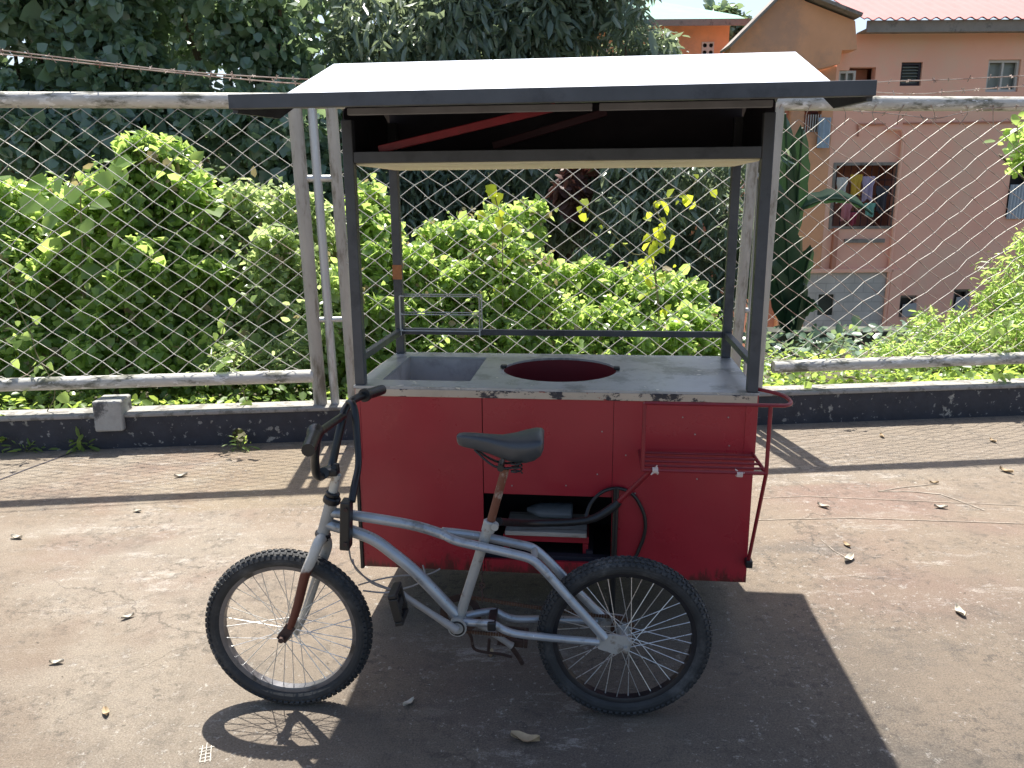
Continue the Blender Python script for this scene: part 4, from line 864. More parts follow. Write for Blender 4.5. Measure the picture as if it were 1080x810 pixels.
# recess beside the gable
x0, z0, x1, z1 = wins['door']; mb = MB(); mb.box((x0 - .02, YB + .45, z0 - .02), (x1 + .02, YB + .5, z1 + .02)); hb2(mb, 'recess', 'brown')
# eave and roof
mb = MB(); xe = xx_(904, 30); mb.box((xe, YB - .45, zE - .0), (xR, YB + .0, zE + .02)); mb.box((xe, YB - .47, zz_(38) - .02), (xR, YB - .43, zz_(27))); hb2(mb, 'eave', 'gutter')
mb = MB(); za = zz_(26); N_ = 46; k = N_ * 6; x0_, x1_ = xe - .1, xR
pts = [(x0_ + (x1_ - x0_) * i / k, .025 * math.sin(2 * math.pi * i / 6)) for i in range(k + 1)]
yr, zr = YB + 5.5, za + 2.6
vs = [(x, YB - .55, za + a2) for x, a2 in pts] + [(x, yr, zr + a2) for x, a2 in pts]; mb.add(vs, [(i, i + 1, k + 2 + i, k + 1 + i) for i in range(k)])
vs = [(x, YB - .55, za + a2 - .02) for x, a2 in pts] + [(x, yr, zr + a2 - .02) for x, a2 in pts]; mb.add(vs, [(i, i + 1, k + 2 + i, k + 1 + i) for i in range(k)])
hb2(mb, 'roof', 'pinkroof', smooth=True)
# orange gable wing
YG = YB - .5
gp = [(770, 50), (821, 0), (838, -17), (849, 1), (902, 22), (904, 52), (888, 53), (886, 67), (866, 72), (830, 74), (770, 74)]
G = [bpt(x, y, YG) for x, y in gp]; mb = MB(); mb.plate([(p.x, p.z) for p in G], [], .45, lambda u, v, w_: (u, YG + w_, v)); hb2(mb, 'gable_wall', 'orange')
mb = MB(); g1 = [bpt(x, y, YG) for x, y in ((838, -19), (850, -1), (904, 20))]
for a_, b_ in zip(g1, g1[1:]): mb.bar(a_ + Vector((0, .1, .03)), b_ + Vector((0, .1, .03)), .7, .06)
g1 = [bpt(x, y, YG) for x, y in ((766, 53), (838, -19))]; mb.bar(g1[0] + Vector((0, .1, .03)), g1[1] + Vector((0, .1, .03)), .7, .05); hb2(mb, 'gable_coping', 'gutter')
# lower orange wing wall
xo = xx_(826, 250); zo = zz_(74)
bal = brect(848, 116, 866, 139); blk = brect(848, 286, 883, 362); mb = MB(); mb.wallplate(xo, zG, xL - .003, zz_(70), [bal], YB, YB + .2); hb2(mb, 'wing_wall', 'orange', fix=False)
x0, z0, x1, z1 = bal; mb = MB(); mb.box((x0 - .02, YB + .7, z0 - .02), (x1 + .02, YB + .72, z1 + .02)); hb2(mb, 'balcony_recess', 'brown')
mb = MB()
for i in range(7): xx = x0 + (x1 - x0) * (i + .5) / 7; mb.tube([(xx, YB - .03, z0), (xx, YB - .03, z0 + (z1 - z0) * .8)], .012, 5)
mb.tube([(x0, YB - .03, z1), (x1, YB - .03, z1)], .014, 5); hb2(mb, 'balcony_grille', 'frame')
# grey block infill panels low down with openings and a pink column
r = brect(848, 287, 934, 362); o1 = brect(862, 310, 878, 332)
mb = MB(); mb.plate(rc(r), [rc(o1)[::-1]], .03, lambda u, v, w_: (u, YB - .035 + w_, v)); hb2(mb, 'block_infill', 'block')
mb = MB(); mb.box((o1[0] - .01, YB - .004, o1[1] - .01), (o1[2] + .01, YB - .002, o1[3] + .01)); hb2(mb, 'vent_opening', 'slime')
for (a0, b0, a1_, b1_, m_) in ((934, 284, 946, 362, 'pink'), (826, 283, 940, 287, 'pink'), (876, 240, 881, 284, 'brown')):
    r = brect(a0, b0, a1_, b1_); mb = MB(); mb.box((r[0], YB - .12, r[1]), (r[2], YB - .004, r[3]), bev=.01); hb2(mb, 'column' if a0 != 826 else 'ledge', m_)
r = brect(924, 136, 938, 139); mb = MB(); p0 = bpt(935, 136, YB - .08); p1 = bpt(953, 136, YB - .08); p2 = bpt(944, 362, YB - .08)
mb.tube([p0, Vector((p1.x - .06, p1.y, p0.z)), Vector((p1.x, p1.y, p1.z - .08)), Vector((p1.x, p1.y, p2.z))], .04, 8); hb2(mb, 'drain_pipe', 'pink', smooth=True)
mb = MB(); mb.tube([bpt(953, 130, YB - .03), bpt(1200, 127, YB - .03)], .02, 6); mb.tube([bpt(905, 131, YB - .03), bpt(934, 131, YB - .03)], .02, 6); mb.tube([bpt(905, 131, YB - .03), bpt(905, 144, YB - .03)], .02, 6); hb2(mb, 'wall_conduit', 'brown', smooth=True)
r = brect(890, 252, 932, 255); mb = MB(); mb.box((r[0], YB - .06, r[1] - .02), (r[2], YB - .003, r[3])); hb2(mb, 'window_ledge', 'gutter')
mb = MB(); mb.box((xo, YB + .203, zz_(58)), (xR, YB + 10.7, zz_(58) + .12)); hb2(mb, 'upper_ceiling', 'brown')
# side walls and back closing the house
mb = MB(); mb.box((xR, YB, zG), (xR + .2, YB + 11, zE)); mb.box((xo - .2, YB + .2, zG), (xo, YB + 11, zz_(80))); mb.box((xo, YB + 10.8, zG), (xR, YB + 11, zE)); hb2(mb, 'rear_wall', 'brown')
# laundry
gl = [(884, 187, 8, 26, 2, 'white cloth hanging at the left end of the laundry window', 'towel'), (898, 184, 9, 22, 0, 'yellow shirt hanging in the laundry window', 'shirt'), (911, 186, 9, 25, 1, 'lilac shirt hanging next to the yellow one in the laundry window', 'shirt'), (925, 196, 10, 28, 4, 'black garment hanging at the right of the laundry window', 'garment'), (888, 214, 9, 18, 8, 'dusky red garment hanging low at the left of the laundry window', 'garment'), (913, 214, 10, 14, 3, 'teal cloth hanging low in the laundry window', 'towel'), (895, 224, 8, 13, 5, 'crimson cloth hanging at the bottom of the laundry window', 'cloth')]
for (x, y, w_, h_, gi, lab, cat) in gl:
    a_ = bpt(x, y, YB - .10); b_ = bpt(x + w_, y + h_, YB - .10); mb = MB(); nx_, nz_ = 8, 8; vs = []
    for j in range(nz_ + 1):
        for i in range(nx_ + 1):
            u, v = i / nx_, j / nz_; wd = (1.12 if v < .35 else .85) ; vs.append(Vector((a_.x + (b_.x - a_.x) * (.5 + (u - .5) * wd), YB - .10 + .03 * math.sin(u * 11 + gi) * (.4 + v), a_.z + (b_.z - a_.z) * v * (1 + .08 * math.sin(u * 7 + gi)))))
    fs = [(j * (nx_ + 1) + i, j * (nx_ + 1) + i + 1, (j + 1) * (nx_ + 1) + i + 1, (j + 1) * (nx_ + 1) + i) for j in range(nz_) for i in range(nx_)]
    mb.add(vs, fs); mb.add([v + Vector((0, .02, 0)) for v in vs], fs); tag(mb.build('hanging_garment', 'garment%d' % gi, None, True), lab, cat, 'laundry hung on the pink house')
for (x, y, w_, h_, gi, lab) in ((864, 124, 10, 32, 7, 'pale blue towel hanging on the small balcony of the orange wing'),):
    a_ = bpt(x, y, YB - .12); b_ = bpt(x + w_, y + h_, YB - .12); mb = MB(); vs = []
    for j in range(7):
        for i in range(9): u, v = i / 8, j / 6; vs.append(Vector((a_.x + (b_.x - a_.x) * u, YB - .12 + .03 * math.sin(u * 12), a_.z + (b_.z - a_.z) * v)))
    fs = [(j * 9 + i, j * 9 + i + 1, j * 9 + i + 10, j * 9 + i + 9) for j in range(6) for i in range(8)]
    mb.add(vs, fs); mb.add([v + Vector((0, .02, 0)) for v in vs], fs); tag(mb.build('hanging_towel', 'garment7', None, True), lab, 'towel', 'laundry hung on the pink house')
# second house
Y2 = 24.0
h2o = Vector((bpt(735, 60, Y2).x, Y2, -2.3)); house2 = empty('orange_house', h2o, 'orange house corner with green sheet roof seen above the cart roof', 'house')
def h2b(mb, name, m, parent=house2, smooth=False):
    mb.v = [(v[0] - h2o.x, v[1] - h2o.y, v[2] - h2o.z) for v in mb.v]; return mb.build(name, m, parent, smooth)
x0 = xx_(690, 40, Y2); x1 = xx_(769, 40, Y2); zt2 = zz_(24, Y2); vr = brect(740, 43, 753, 58, Y2)
mb = MB(); mb.plate(rect(x0 - 5, -2.35, x1, zt2), [rc(vr)[::-1]], .2, lambda u, v, w_: (u, Y2 + w_, v)); mb.box((x1 - .2, Y2 + .2, -2.35), (x1, Y2 + 8, zt2)); h2b(mb, 'wall', 'orange')
mb = MB(); mb.plate(rc((vr[0] + .002, vr[1] + .002, vr[2] - .002, vr[3] - .002)), [circle(vr[0] + (vr[2] - vr[0]) * (i + .5) / 2, vr[1] + (vr[3] - vr[1]) * (j + .5) / 2, (vr[2] - vr[0]) * .17, 12)[::-1] for i in range(2) for j in range(2)], .06, lambda u, v, w_: (u, Y2 - .02 + w_, v)); vb = h2b(mb, 'vent_block', 'frame')
mb = MB(); mb.box((vr[0], Y2 + .12, vr[1]), (vr[2], Y2 + .14, vr[3])); h2b(mb, 'vent_shadow_box', 'darkpane', vb)
ze = zz_(25, Y2); rp = [(x0 - 5, Y2 - .6, ze), (x1 + .35, Y2 - .6, ze), (x1 + .35, Y2 + .5, zz_(19, Y2 + .5) + .1), (x1 - 2.1, Y2 + 4.5, ze + 1.75), (x0 - 5, Y2 + 4.5, ze + 1.75)]
mb = MB(); mb.add(rp + [(a_, b_, c_ - .05) for a_, b_, c_ in rp], [(0, 1, 2, 3, 4), (9, 8, 7, 6, 5)] + [(i, (i + 1) % 5, 5 + (i + 1) % 5, 5 + i) for i in range(5)]); h2b(mb, 'roof', 'greenroof')
mb = MB(); mb.box((x0 - 5, Y2 - .64, ze - .14), (x1 + .38, Y2 - .605, ze + .03)); h2b(mb, 'eave', 'gutter')
# retaining ledge at the foot of the pink house
YR = 12.5; p0, p1 = on_y(800, 350, YR), on_y(975, 352, YR)
mb = MB(); mb.box((p0.x, YR, -2.3), (p1.x, YR + .5, p0.z), bev=.03); tag(mb.build('retaining_wall', 'slime'), 'dark mossy retaining ledge at the foot of the pink house', 'wall')

# ================================================================== VEGETATION
def shrub(name, label, spec, n, size, tpl, m, base_px=None, grp='leafy shrubs behind the fence', cat='shrub', up=.45, shell=.35, seed=1, stem_r=.02, **kw):
    cl_ = px_clumps(spec); bx_ = sum(c[0].x for c in cl_) / len(cl_); by_ = sum(c[0].y for c in cl_) / len(cl_)
    zg = -.05 if by_ < 8.3 else (-.6 if by_ < 10 else -2.3)
    e_ = empty(name, (bx_, by_, zg), label, cat, grp); o_ = Vector((bx_, by_, zg))
    loc = [(c - o_, r) for c, r in cl_]
    foliage('dead_foliage', loc, int(n * .09), size * .8, tpl, 'lf_dead', e_, up=up, shell=shell, rand=1.2, sprouts=3, lump=.24)
    foliage('foliage', loc, int(n * 2.2), size * .72, tpl, m, e_, up=up, shell=shell, rand=1.0, sprouts=7, lump=.24, **kw)
    stems('stem', (0, 0, 0), loc, stem_r, 'twig', e_, seed); return e_, loc
G1 = 'leafy shrubs behind the fence'
s1_, c1_ = shrub('leafy_shrub', 'tallest bright green leafy shrub, peaking behind the left fence panel', [(165, 190, 6.7, 42, 38), (120, 235, 6.6, 50, 50), (200, 240, 6.7, 50, 45), (150, 300, 6.4, 60, 55), (220, 310, 6.5, 50, 50), (130, 370, 6.3, 60, 45), (210, 375, 6.3, 60, 40)], 9000, .085, 'heart', 'lf_bright', seed=1)
shrub('leafy_shrub', 'yellow green shrub at the far left end of the fence', [(10, 235, 6.6, 36, 40), (-40, 260, 6.6, 50, 60), (20, 300, 6.4, 46, 50), (60, 290, 6.5, 36, 50), (30, 370, 6.3, 60, 45), (-60, 360, 6.3, 60, 60), (75, 230, 6.9, 28, 42)], 8000, .07, 'oval', 'lf_bright', seed=2)
shrub('leafy_shrub', 'pale green shrub just left of the three fence posts by the cart', [(262, 225, 6.8, 26, 34), (300, 240, 6.7, 34, 34), (250, 270, 6.7, 34, 40), (300, 300, 6.4, 42, 50), (280, 370, 6.3, 50, 42), (335, 350, 6.3, 36, 60), (330, 250, 6.9, 26, 44)], 7500, .068, 'oval', 'lf_pale', seed=3)
shrub('leafy_shrub', 'slim green shrub seen between the fence posts and the cart post', [(388, 230, 6.9, 18, 36), (400, 280, 6.7, 30, 44), (380, 330, 6.4, 36, 46), (420, 350, 6.4, 40, 36), (385, 380, 6.3, 36, 30)], 5000, .075, 'heart', 'lf_bright', seed=4)
shrub('leafy_shrub', 'bright shrub rising left of centre above the cart counter', [(470, 262, 6.9, 30, 30), (520, 255, 6.8, 36, 32), (555, 240, 7.0, 20, 26), (460, 310, 6.6, 50, 40), (530, 305, 6.6, 54, 46), (480, 360, 6.4, 60, 36), (550, 365, 6.4, 50, 34)], 9000, .062, 'oval', 'lf_bright', seed=5)
shrub('leafy_shrub', 'lower bright shrub at the right above the cart counter', [(620, 305, 6.9, 36, 26), (670, 310, 6.8, 36, 26), (710, 318, 6.9, 26, 30), (610, 350, 6.5, 50, 34), (680, 355, 6.5, 54, 34), (735, 360, 6.6, 30, 34), (640, 385, 6.3, 90, 20)], 8000, .066, 'oval', 'lf_bright', seed=6)
shrub('leafy_shrub', 'bushy yellow green shrub in front of the pink house at the right', [(1066, 328, 8.0, 32, 30), (1090, 300, 8.0, 50, 44), (1000, 355, 7.4, 44, 24), (1050, 370, 7.0, 60, 30), (1110, 360, 7.0, 60, 60), (960, 372, 6.8, 40, 14), (1140, 320, 8.0, 50, 50)], 8500, .07, 'lance', 'lf_bright', seed=7)
shrub('leafy_shrub', 'low pale sprig growing behind the left bottom rail near the posts', [(250, 385, 5.9, 26, 18), (225, 395, 5.8, 20, 10), (300, 380, 5.9, 28, 18)], 700, .075, 'lance', 'lf_pale', seed=8, stem_r=.006)
# big round leaves on top of the left shrub
pts = []
for (x, y, s) in ((52, 190, 1.), (66, 182, 1.1), (82, 195, 1.2), (118, 172, 1.1), (108, 180, 1.), (45, 205, 1.3), (70, 210, 1.3), (95, 215, 1.), (128, 180, .8), (140, 168, .8), (60, 225, 1.1), (88, 232, 1.1)):
    pts.append((on_y(x, y, 6.15), s))
e_ = empty('broad_leaf_vine', (pts[0][0].x, 6.15, 0), 'climber with very broad round leaves over the left shrub', 'vine')
o_ = e_.location
pp = np.array([tuple(p - o_) for p, s in pts]); nn = len(pp)
leaf_mesh('foliage', pp, rng.normal(size=(nn, 3)) * .3 + np.array([0, -.75, .7]), rng.normal(size=(nn, 3)) * .5 + np.array([0, 0, -.6]), np.array([.17 * s for p, s in pts]), 'heart', 'lf_bright', e_)
MB().tube([(0, .1, 0)] + [Vector(p) + Vector((0, .03, 0)) for p in pp[[2, 6, 8]]], .006, 6, smooth=3).build('stem', 'twig', e_, True)
# yellow green vines with single heart leaves
def vine(label, path, Y, n, size, seed):
    rd = np.random.default_rng(seed); P3 = [on_y(x, y, Y) for x, y in path]; o_ = Vector((P3[-1].x, Y, -.05)); e_ = empty('climbing_vine', o_, label, 'vine', 'vines with yellow green leaves')
    L = [p - o_ for p in P3]; MB().tube(L, .005, 5, smooth=4).build('stem', 'twig', e_, True)
    pos = []
    for i in range(n):
        t_ = rd.random() * (len(L) - 1.001); k = int(t_); p = L[k].lerp(L[k + 1], t_ - k); pos.append(tuple(p + Vector(rd.normal(size=3) * .07)))
    pos = np.array(pos); leaf_mesh('foliage', pos, rd.normal(size=(n, 3)) * .5 + np.array([0, -.7, .5]), rd.normal(size=(n, 3)) * .4 + np.array([0, 0, -1]), size * (1 + .3 * rd.normal(size=n)).clip(.5, 1.6), 'heart', 'lf_yellow', e_)
vine('vine with yellow heart leaves hanging over the dark gap left of centre', [(515, 182), (520, 200), (524, 215), (528, 230), (530, 250), (530, 400)], 6.3, 16, .085, 1)
vine('yellow leaved vine trailing diagonally across the dark trees right of centre', [(735, 190), (720, 205), (690, 215), (700, 240), (682, 262), (690, 285), (700, 400)], 6.4, 42, .085, 2)
vine('small yellow leaved vine arching down beside the right shrub behind the cart', [(600, 205), (625, 225), (650, 250), (668, 268), (690, 280), (700, 400)], 6.5, 22, .065, 3)
# ground cover strip
n_ = 16000; xs = rng.uniform(-7, 7, n_); ys = rng.uniform(.22, 1.7, n_); hs = .04 + .20 * rng.random(n_) * (0.6 + .4 * np.sin(xs * 3) * np.sin(ys * 4 + xs))
ca, sa = math.cos(FEN.a), math.sin(FEN.a)
pos = np.stack([xs * ca - ys * sa, FEN.o.y + xs * sa + ys * ca, hs], 1)
tag(leaf_mesh('ground_cover', pos, rng.normal(size=(n_, 3)) * .5 + np.array([0, 0, 1]), rng.normal(size=(n_, 3)) + np.array([0, 0, .2]), .05 * (1 + .35 * rng.normal(size=n_)).clip(.4, 2), 'oval', 'lf_ground', None), kind='stuff', label='bright low ground cover growing along the foot of the fence', cat='ground cover')
n_ = 9000; xs = rng.uniform(-9, 12, n_); ys = rng.uniform(1.6, 6.5, n_); zg = np.interp(ys, [p[0] for p in prof], [p[1] for p in prof]); hs = zg + .02 + .3 * rng.random(n_)
pos = np.stack([xs * ca - ys * sa, FEN.o.y + xs * sa + ys * ca, hs], 1)
tag(leaf_mesh('undergrowth', pos, rng.normal(size=(n_, 3)) * .5 + np.array([0, 0, 1]), rng.normal(size=(n_, 3)) + np.array([0, 0, .2]), .10 * (1 + .35 * rng.normal(size=n_)).clip(.4, 2), 'oval', 'lf_ivy', None), kind='stuff', label='dark undergrowth on the bank under the trees', cat='undergrowth')
# trees
def tree(name, label, spec, n, size, tpl, m, Yt, seed, tr=.09, grp='trees beyond the fence', base_x=None, **kw):
    cl_ = px_clumps(spec); bx_ = on_y(base_x, 300, Yt).x if base_x is not None else sum(c[0].x for c in cl_) / len(cl_)
    zg = -2.3; o_ = Vector((bx_, Yt, zg)); e_ = empty(name, o_, label, 'tree', grp); loc = [(c - o_, r) for c, r in cl_]
    foliage('crown', loc, int(n * 1.15), size, tpl, m, e_, sprouts=4, lump=.24, rand=.9, **kw)
    rd = random.Random(seed); top = Vector(loc[0][0]); mb = MB(); fk_ = Vector((rd.uniform(-.2, .2), .7, 2.2))
    mb.tube([(0, 0, -.1), Vector((.1, .0, 1.1)), fk_], [tr * 1.2, tr, tr * .85], 10, smooth=3)
    for c, r in loc:
        c = Vector(c); c = c + Vector((0, .25, 0)); mid = fk_.lerp(c, .5) + Vector((rd.uniform(-.2, .2), rd.uniform(.3, .6) * tr / .09, rd.uniform(.0, .3))); mb.tube([fk_, mid, c, c + Vector((rd.uniform(-.3, .3), rd.uniform(-.3, .3), r[2] * .5))], [tr * .6, tr * .4, tr * .2, .01], 7, smooth=3)
    mb.build('trunk', 'bark', e_, True); return e_
rd = random.Random(5)
def blob(x0, y0, x1, y1, Y, n, r0, r1, dy=.6):
    return [(rd.uniform(x0, x1), rd.uniform(y0, y1), Y + rd.uniform(-dy, dy), rd.uniform(r0, r1), rd.uniform(r0, r1) * .85) for _ in range(n)]
tree('ivy_covered_tree', 'big tree draped in dark ivy at the far left behind the fence', blob(-160, -60, 130, 190, 10.6, 22, 38, 62) , 17000, .115, 'heart', 'lf_ivy', 10.8, 1, up=.25, droop=1.0, shell=.5, base_x=20)
tree('ivy_covered_tree', 'ivy draped tree with glinting leaves just left of the cart roof', blob(120, -60, 350, 200, 10.9, 22, 36, 58), 17000, .105, 'heart', 'lf_ivy', 11.1, 2, up=.25, droop=1.0, shell=.5, base_x=240)
tree('mango_tree', 'dark drooping leaved tree above the left half of the cart roof', blob(350, -70, 520, 230, 12.2, 20, 34, 60), 15000, .17, 'lance', 'lf_mango', 12.4, 3, up=.2, droop=1.6, shell=.5, base_x=430)
tree('mango_tree', 'dull green drooping leaved tree above the right half of the cart roof', blob(510, -70, 665, 240, 12.0, 20, 34, 58), 15000, .17, 'lance', 'lf_mango', 12.2, 4, up=.2, droop=1.6, shell=.5, base_x=590)
tree('mango_tree', 'loose crowned tree beside the green roofed house, dark behind the right cart posts', blob(640, 20, 700, 90, 12.3, 6, 22, 34) + blob(640, 120, 800, 330, 9.6, 26, 28, 46) + blob(640, 100, 790, 300, 11, 16, 30, 46), 20000, .13, 'lance', 'lf_mango', 11.4, 5, up=.2, droop=1.4, shell=.45, base_x=710)
tree('roundleaf_tree', 'thin pale tree beyond the houses seen under the patch of sky', [(775, 25, 30, 14, 12), (790, 40, 30, 16, 14), (762, 15, 30, 14, 10), (755, 45, 30, 18, 16), (800, 55, 30, 12, 10)], 1500, .24, 'oval', 'lf_ivy', 30.0, 6, up=.4, shell=.3)
tree('overhanging_tree', 'sunlit leafy bough reaching in at the right edge of the photo', [(1085, 150, 7.6, 22, 22), (1110, 130, 7.8, 30, 30), (1130, 170, 7.8, 34, 40), (1150, 90, 7.9, 40, 50), (1082, 172, 7.6, 12, 14)], 1500, .075, 'oval', 'lf_bright', 7.9, 7, tr=.05, base_x=1420, up=.5, shell=.3)
# dense dark wood farther back (one mass)
cl_ = px_clumps(blob(-420, -90, 640, 340, 16.5, 70, 60, 90, 1.2)); foliage_o = foliage('far_woodland', cl_, 26000, .24, 'oval', 'lf_ivy', None, up=.3, droop=.8, shell=.4, zmin=-2.4)
tag(foliage_o, 'dense dark woodland filling the gap behind the trees', 'woodland', kind='stuff')
# brown dead foliage and red thing in the dark gap
tree('withered_tree', 'withered reddish brown foliage in the dark gap above the counter', [(603, 200, 9.4, 13, 16), (612, 180, 9.5, 10, 10)], 260, .12, 'oval', 'lf_brown', 9.5, 8, tr=.012, base_x=604, up=.2)
# banana plant
def banana(label, px_, Y, leaves_, seed):
    b0 = on_y(px_, 330, Y); o_ = Vector((b0.x, Y, -2.0)); e_ = empty('banana_plant', o_, label, 'banana plant'); rd = random.Random(seed)
    ht_ = on_y(px_, 250, Y).z + 2.0; MB().tube([(0, 0, -.1), (.05, 0, ht_ * .5), (0, 0, ht_)], [.12, .10, .07], 12, smooth=3).build('stem', 'twig', e_, True)
    for (x1_, y1_, x2_, y2_, wd, *ex) in leaves_:
        a_ = on_y(x1_, y1_, Y - .1) - o_; t_ = on_y(x2_, y2_, Y - .5) - o_; k = 12; mid = a_.lerp(t_, .5) + Vector((0, 0, ex[0] if ex else .12)); mb = MB(); vs = []
        for i in range(k + 1):
            u = i / k; p = a_ * (1 - u) ** 2 + mid * 2 * u * (1 - u) + t_ * u * u; w_ = wd * math.sin(math.pi * min(1, .08 + u * .92)) ** .6 * (1 + .08 * math.sin(i * 2.1)); d = (t_ - a_).normalized(); s_ = d.cross(Vector((0, -1, .3))).normalized()
            for q in (-1, -.5, 0, .5, 1): vs.append(p + s_ * q * w_ + Vector((0, .05 * abs(q), .03 * abs(q) + .01 * math.sin(i * 3 * q))))
        fs = [(i * 5 + j, i * 5 + j + 1, i * 5 + j + 6, i * 5 + j + 5) for i in range(k) for j in range(4)]
        mb.add(vs, fs); o2 = mb.build('leaf', 'lf_banana', e_, 'all', fix=False)
        at = o2.data.attributes.new('tint', 'FLOAT', 'POINT'); at.data.foreach_set('value', [rd.random()] * len(o2.data.vertices))
        MB().tube([v - Vector((0, .008, 0)) for v in vs[2::5]], .012, 6).build('leaf_rib', 'lf_banana', o2, True)
banana('banana plant with long upright leaves beside the right cart post', 834, 9.5, [(832, 290, 828, 120, .15), (838, 250, 846, 135, .14), (836, 300, 815, 190, .16), (834, 330, 826, 215, .17), (842, 320, 856, 262, .10), (832, 350, 812, 275, .14), (836, 365, 848, 300, .12), (826, 236, 920, 226, .08, .45), (838, 300, 800, 240, .13, .3), (838, 345, 868, 330, .10, .3)], 3)
# creepers twined in the wire mesh
for k, (x, y, n_, lab) in enumerate(((30, 300, 26, 'creeper twined in the wire mesh at the far left'), (262, 330, 22, 'creeper twined in the wire mesh left of the three posts'), (862, 372, 18, 'creeper twined low in the wire mesh right of the cart'), (1045, 360, 30, 'creeper twined in the wire mesh in front of the right shrub'))):
    a_ = FEN.m @ fp(x, y, n0 + .02); e_ = empty('creeper', a_, lab, 'creeper', 'creepers in the fence mesh'); rd_ = np.random.default_rng(k + 20); pts_ = [(0, 0, -a_.z + .1)]; 
    for i in range(9): pts_.append((pts_[-1][0] + rd_.normal() * .05, rd_.normal() * .01, -a_.z + .1 + (a_.z - .1) * (i + 1) / 9 + (.12 if i > 6 else 0)))
    MB().tube(pts_, .0035, 5, smooth=3).build('stem', 'twig', e_, True)
    pos = np.array([pts_[rd_.integers(2, 10)] for _ in range(n_)]) + rd_.normal(size=(n_, 3)) * np.array([.05, .02, .05])
    leaf_mesh('foliage', pos, rd_.normal(size=(n_, 3)) * .5 + np.array([0, -.6, .6]), rd_.normal(size=(n_, 3)) * .5 + np.array([0, 0, -.6]), .06 * (1 + .35 * rd_.normal(size=n_)).clip(.5, 1.7), 'heart', 'lf_bright', e_)
# grit and leaf crumbs scattered over the pavement
n_ = 1500; gx = rng.uniform(-4, 4.5, n_); gy_ = np.where(rng.random(n_) < .35, 5.05 + gx * .0992 - abs(rng.normal(size=n_)) * .09, rng.uniform(1.5, 5, n_)); mb = MB()
for x_, y_ in zip(gx, gy_):
    r_ = float(rng.uniform(.0012, .0045)); a0 = float(rng.uniform(0, 6.28)); q = [(x_ + r_ * f_ * math.cos(a0 + k * 1.57), y_ + r_ * f_ * math.sin(a0 + k * 1.57), .0006) for k, f_ in enumerate((1.6, .8, 1.4, .7))]
    mb.add(q + [(x_, y_, .0006 + r_ * .8)], [(0, 1, 4), (1, 2, 4), (2, 3, 4), (3, 0, 4)])
M['grit'] = mat('grit', (.30, .26, .20), .9, 0, .5, 3, col2=(.10, .08, .06), c2scale=6)
tag(mb.build('grit', 'grit', None, fix=False), 'scattered grit and leaf crumbs on the pavement', 'grit', kind='stuff')
# weeds at the foot of the low wall
def weed(label, px_, py_, n, size, hgt, seed, inside=False):
    o_ = on_ground(px_, py_); e_ = empty('weed', o_, label, 'weed', 'weeds at the foot of the low wall'); rd_ = np.random.default_rng(seed)
    d = rd_.normal(size=(n, 3)); d[:, 2] = abs(d[:, 2]); pos = d * np.array([.06, .04, hgt]) * .6 + np.array([0, 0, .01]); leaf_mesh('foliage', pos, rd_.normal(size=(n, 3)) * .4 + np.array([0, -.2, .8]), d + np.array([0, 0, .3]), size * (1 + .3 * rd_.normal(size=n)).clip(.4, 1.6), 'lance', 'lf_ground', e_)
    mb = MB()
    for i in range(0, n, 6): mb.tube([(0, 0, 0), tuple(pos[i])], .002, 4)
    mb.build('stem', 'twig', e_)
weed('weed tuft at the joint crack, below the block on the wall', 84, 474, 70, .06, .07, 1); weed('small weed left of the crack at the foot of the wall', 28, 477, 40, .05, .05, 2); weed('tall weed at the left edge of the photo by the wall', -2, 474, 60, .09, .14, 3); weed('weed filling the drain hole of the low wall', 254, 474, 34, .04, .07, 4)
# dry leaves and paint flakes on the pavement
mats_ = {'d': 'deadleaf', 'w': 'whiteflake'}
litter = [(112, 753, .03, 'd', 'dry leaf lying at the lower left of the front wheel'), (431, 743, .028, 'w', 'pale rounded leaf in the shadow right of the front wheel'), (554, 782, .055, 'd', 'long curled dry leaf in the shadow in front of the rear wheel'), (518, 692, .03, 'd', 'orange brown seed pod under the pedal in the shadow'), (1012, 647, .045, 'w', 'white folded leaf on the sunlit pavement at the far right'), (895, 591, .05, 'w', 'pale leaf right of the cart near the thin twig'), (893, 576, .03, 'd', 'small brown leaf just above the pale leaf right of the cart'), (1061, 498, .05, 'd', 'dry curled leaf at the right edge below the rail shadow'), (930, 461, .04, 'd', 'brown leaf near the low wall at the right'), (992, 536, .04, 'w', 'white leaf at the end of the scratch on the right'), (191, 503, .045, 'w', 'cream folded leaf between the wall and the rail shadow'), (145, 540, .03, 'w', 'white chip on the rail shadow at the left'), (985, 510, .03, 'd', 'brown leaf below the right rail shadow'), (1047, 466, .04, 'd', 'reddish leaf close to the wall at the right edge'), (135, 652, .03, 'w', 'white flake left of the front wheel'), (18, 568, .04, 'w', 'white flake near the left edge'), (868, 535, .04, 'w', 'pale smear of paint right of the cart tray'), (60, 700, .03, 'w', 'white flake near the lower left edge')]
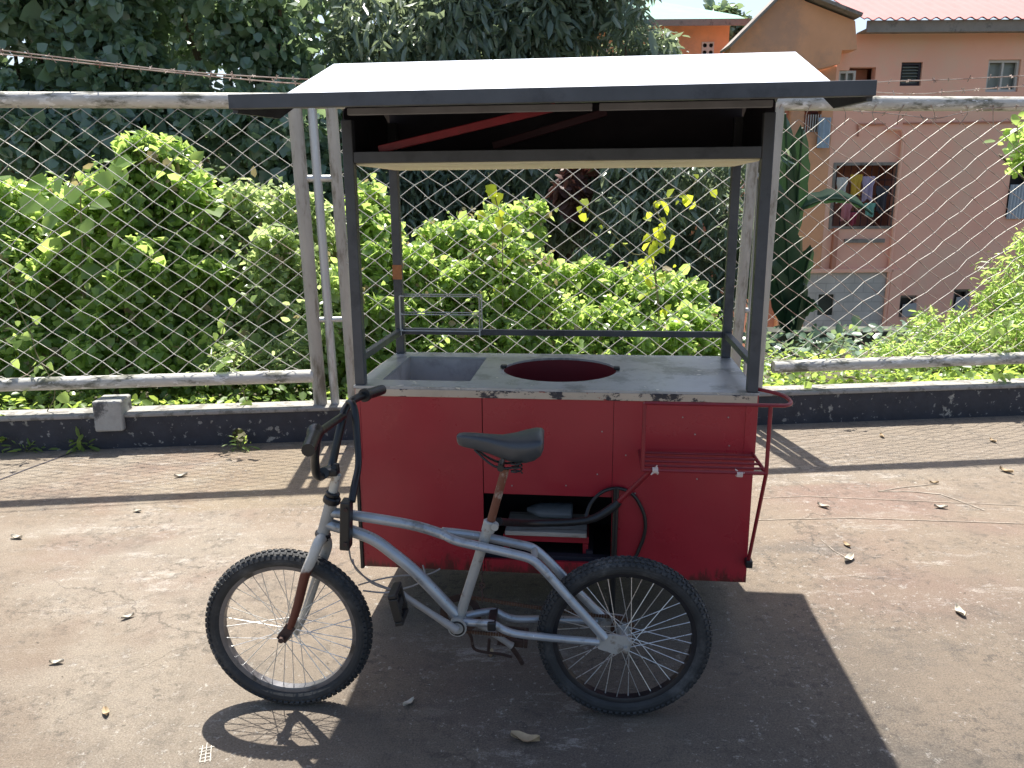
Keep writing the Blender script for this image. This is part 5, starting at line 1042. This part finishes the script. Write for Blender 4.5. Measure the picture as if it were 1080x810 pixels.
for i, (x, y, s, k_, lab) in enumerate(litter):
    o_ = on_ground(x, y); rd = random.Random(i); a0 = rd.uniform(0, 6.28); mb = MB(); k = 9; vs = []
    for j in range(k):
        u = j / (k - 1); wd = .32 * math.sin(math.pi * min(1, max(.04, u))) ** .7; zc = .004 + .16 * s * (2 * u - 1) ** 2
        for q in (-1, 0, 1):
            x_, y_ = (u - .5) * s * 1.6, q * wd * s; vs.append((x_ * math.cos(a0) - y_ * math.sin(a0), x_ * math.sin(a0) + y_ * math.cos(a0), zc + abs(q) * .22 * s * (1 + .3 * math.sin(j))))
    fs = [(j * 3 + q, j * 3 + q + 1, j * 3 + q + 4, j * 3 + q + 3) for j in range(k - 1) for q in (0, 1)]
    mb.add(vs, fs); mb.add([(a_, b_, c_ - .002) for a_, b_, c_ in vs], fs); ob = mb.build('dry_leaf', mats_[k_], None, True, fix=False); ob.location = o_; tag(ob, lab, 'leaf', 'litter on the pavement')
# chalk scribble and long scratches, thin marks on the pavement
M['chalk'] = mat('rubbed_chalk', (.42, .40, .36), .9, 0, .3, 60)
mb = MB()
def mark(pts, w_):
    pts = [on_ground(x, y, .003) for x, y in pts]
    for a_, b_ in zip(pts, pts[1:]):
        s_ = (b_ - a_).cross(Vector((0, 0, 1))).normalized() * w_; mb.add([a_ - s_, a_ + s_, b_ + s_, b_ - s_], [(0, 1, 2, 3)])
for k in range(5): mark([(209.5 + k * .3, 790 + k * 3.4), (222 + k * .3 + (4 if k == 0 else 0), 787 + k * 3.4)], .0012)
mark([(214, 786), (210.5, 804)], .0012); mark([(218.5, 783), (216, 804)], .0012); mark([(223, 786), (221.5, 803)], .0012)
tag(mb.build('chalk_scribble', 'chalk', None, fix=False), 'white grid like chalk scribble on the pavement at the lower left', 'chalk mark')
M['scuff'] = mat('faint_scuff_paint', (.30, .26, .215), .85, 0, .25, 20, col2=(.20, .165, .13), c2scale=14, c2lo=.42, c2hi=.55)
mb = MB(); mark([(926, 518), (960, 518), (992, 521), (1015, 529), (1038, 538)], .005); mark([(926, 518), (950, 514), (988, 510)], .004); mark([(800, 525), (850, 523), (920, 526), (1080, 533)], .0028); mark([(800, 548), (900, 546), (1080, 552)], .0035); mark([(866, 569), (880, 581), (900, 592)], .0022)
tag(mb.build('pavement_scratches', 'scuff', None, fix=False), kind='structure')

# ------------------------------------------------------------------ view
sc.view_settings.view_transform = 'Standard'; sc.view_settings.look = 'None'; sc.view_settings.exposure = 1.28; sc.view_settings.gamma = 1
sc.view_settings.use_curve_mapping = False
sc.cycles.max_bounces = 8; sc.cycles.transparent_max_bounces = 8
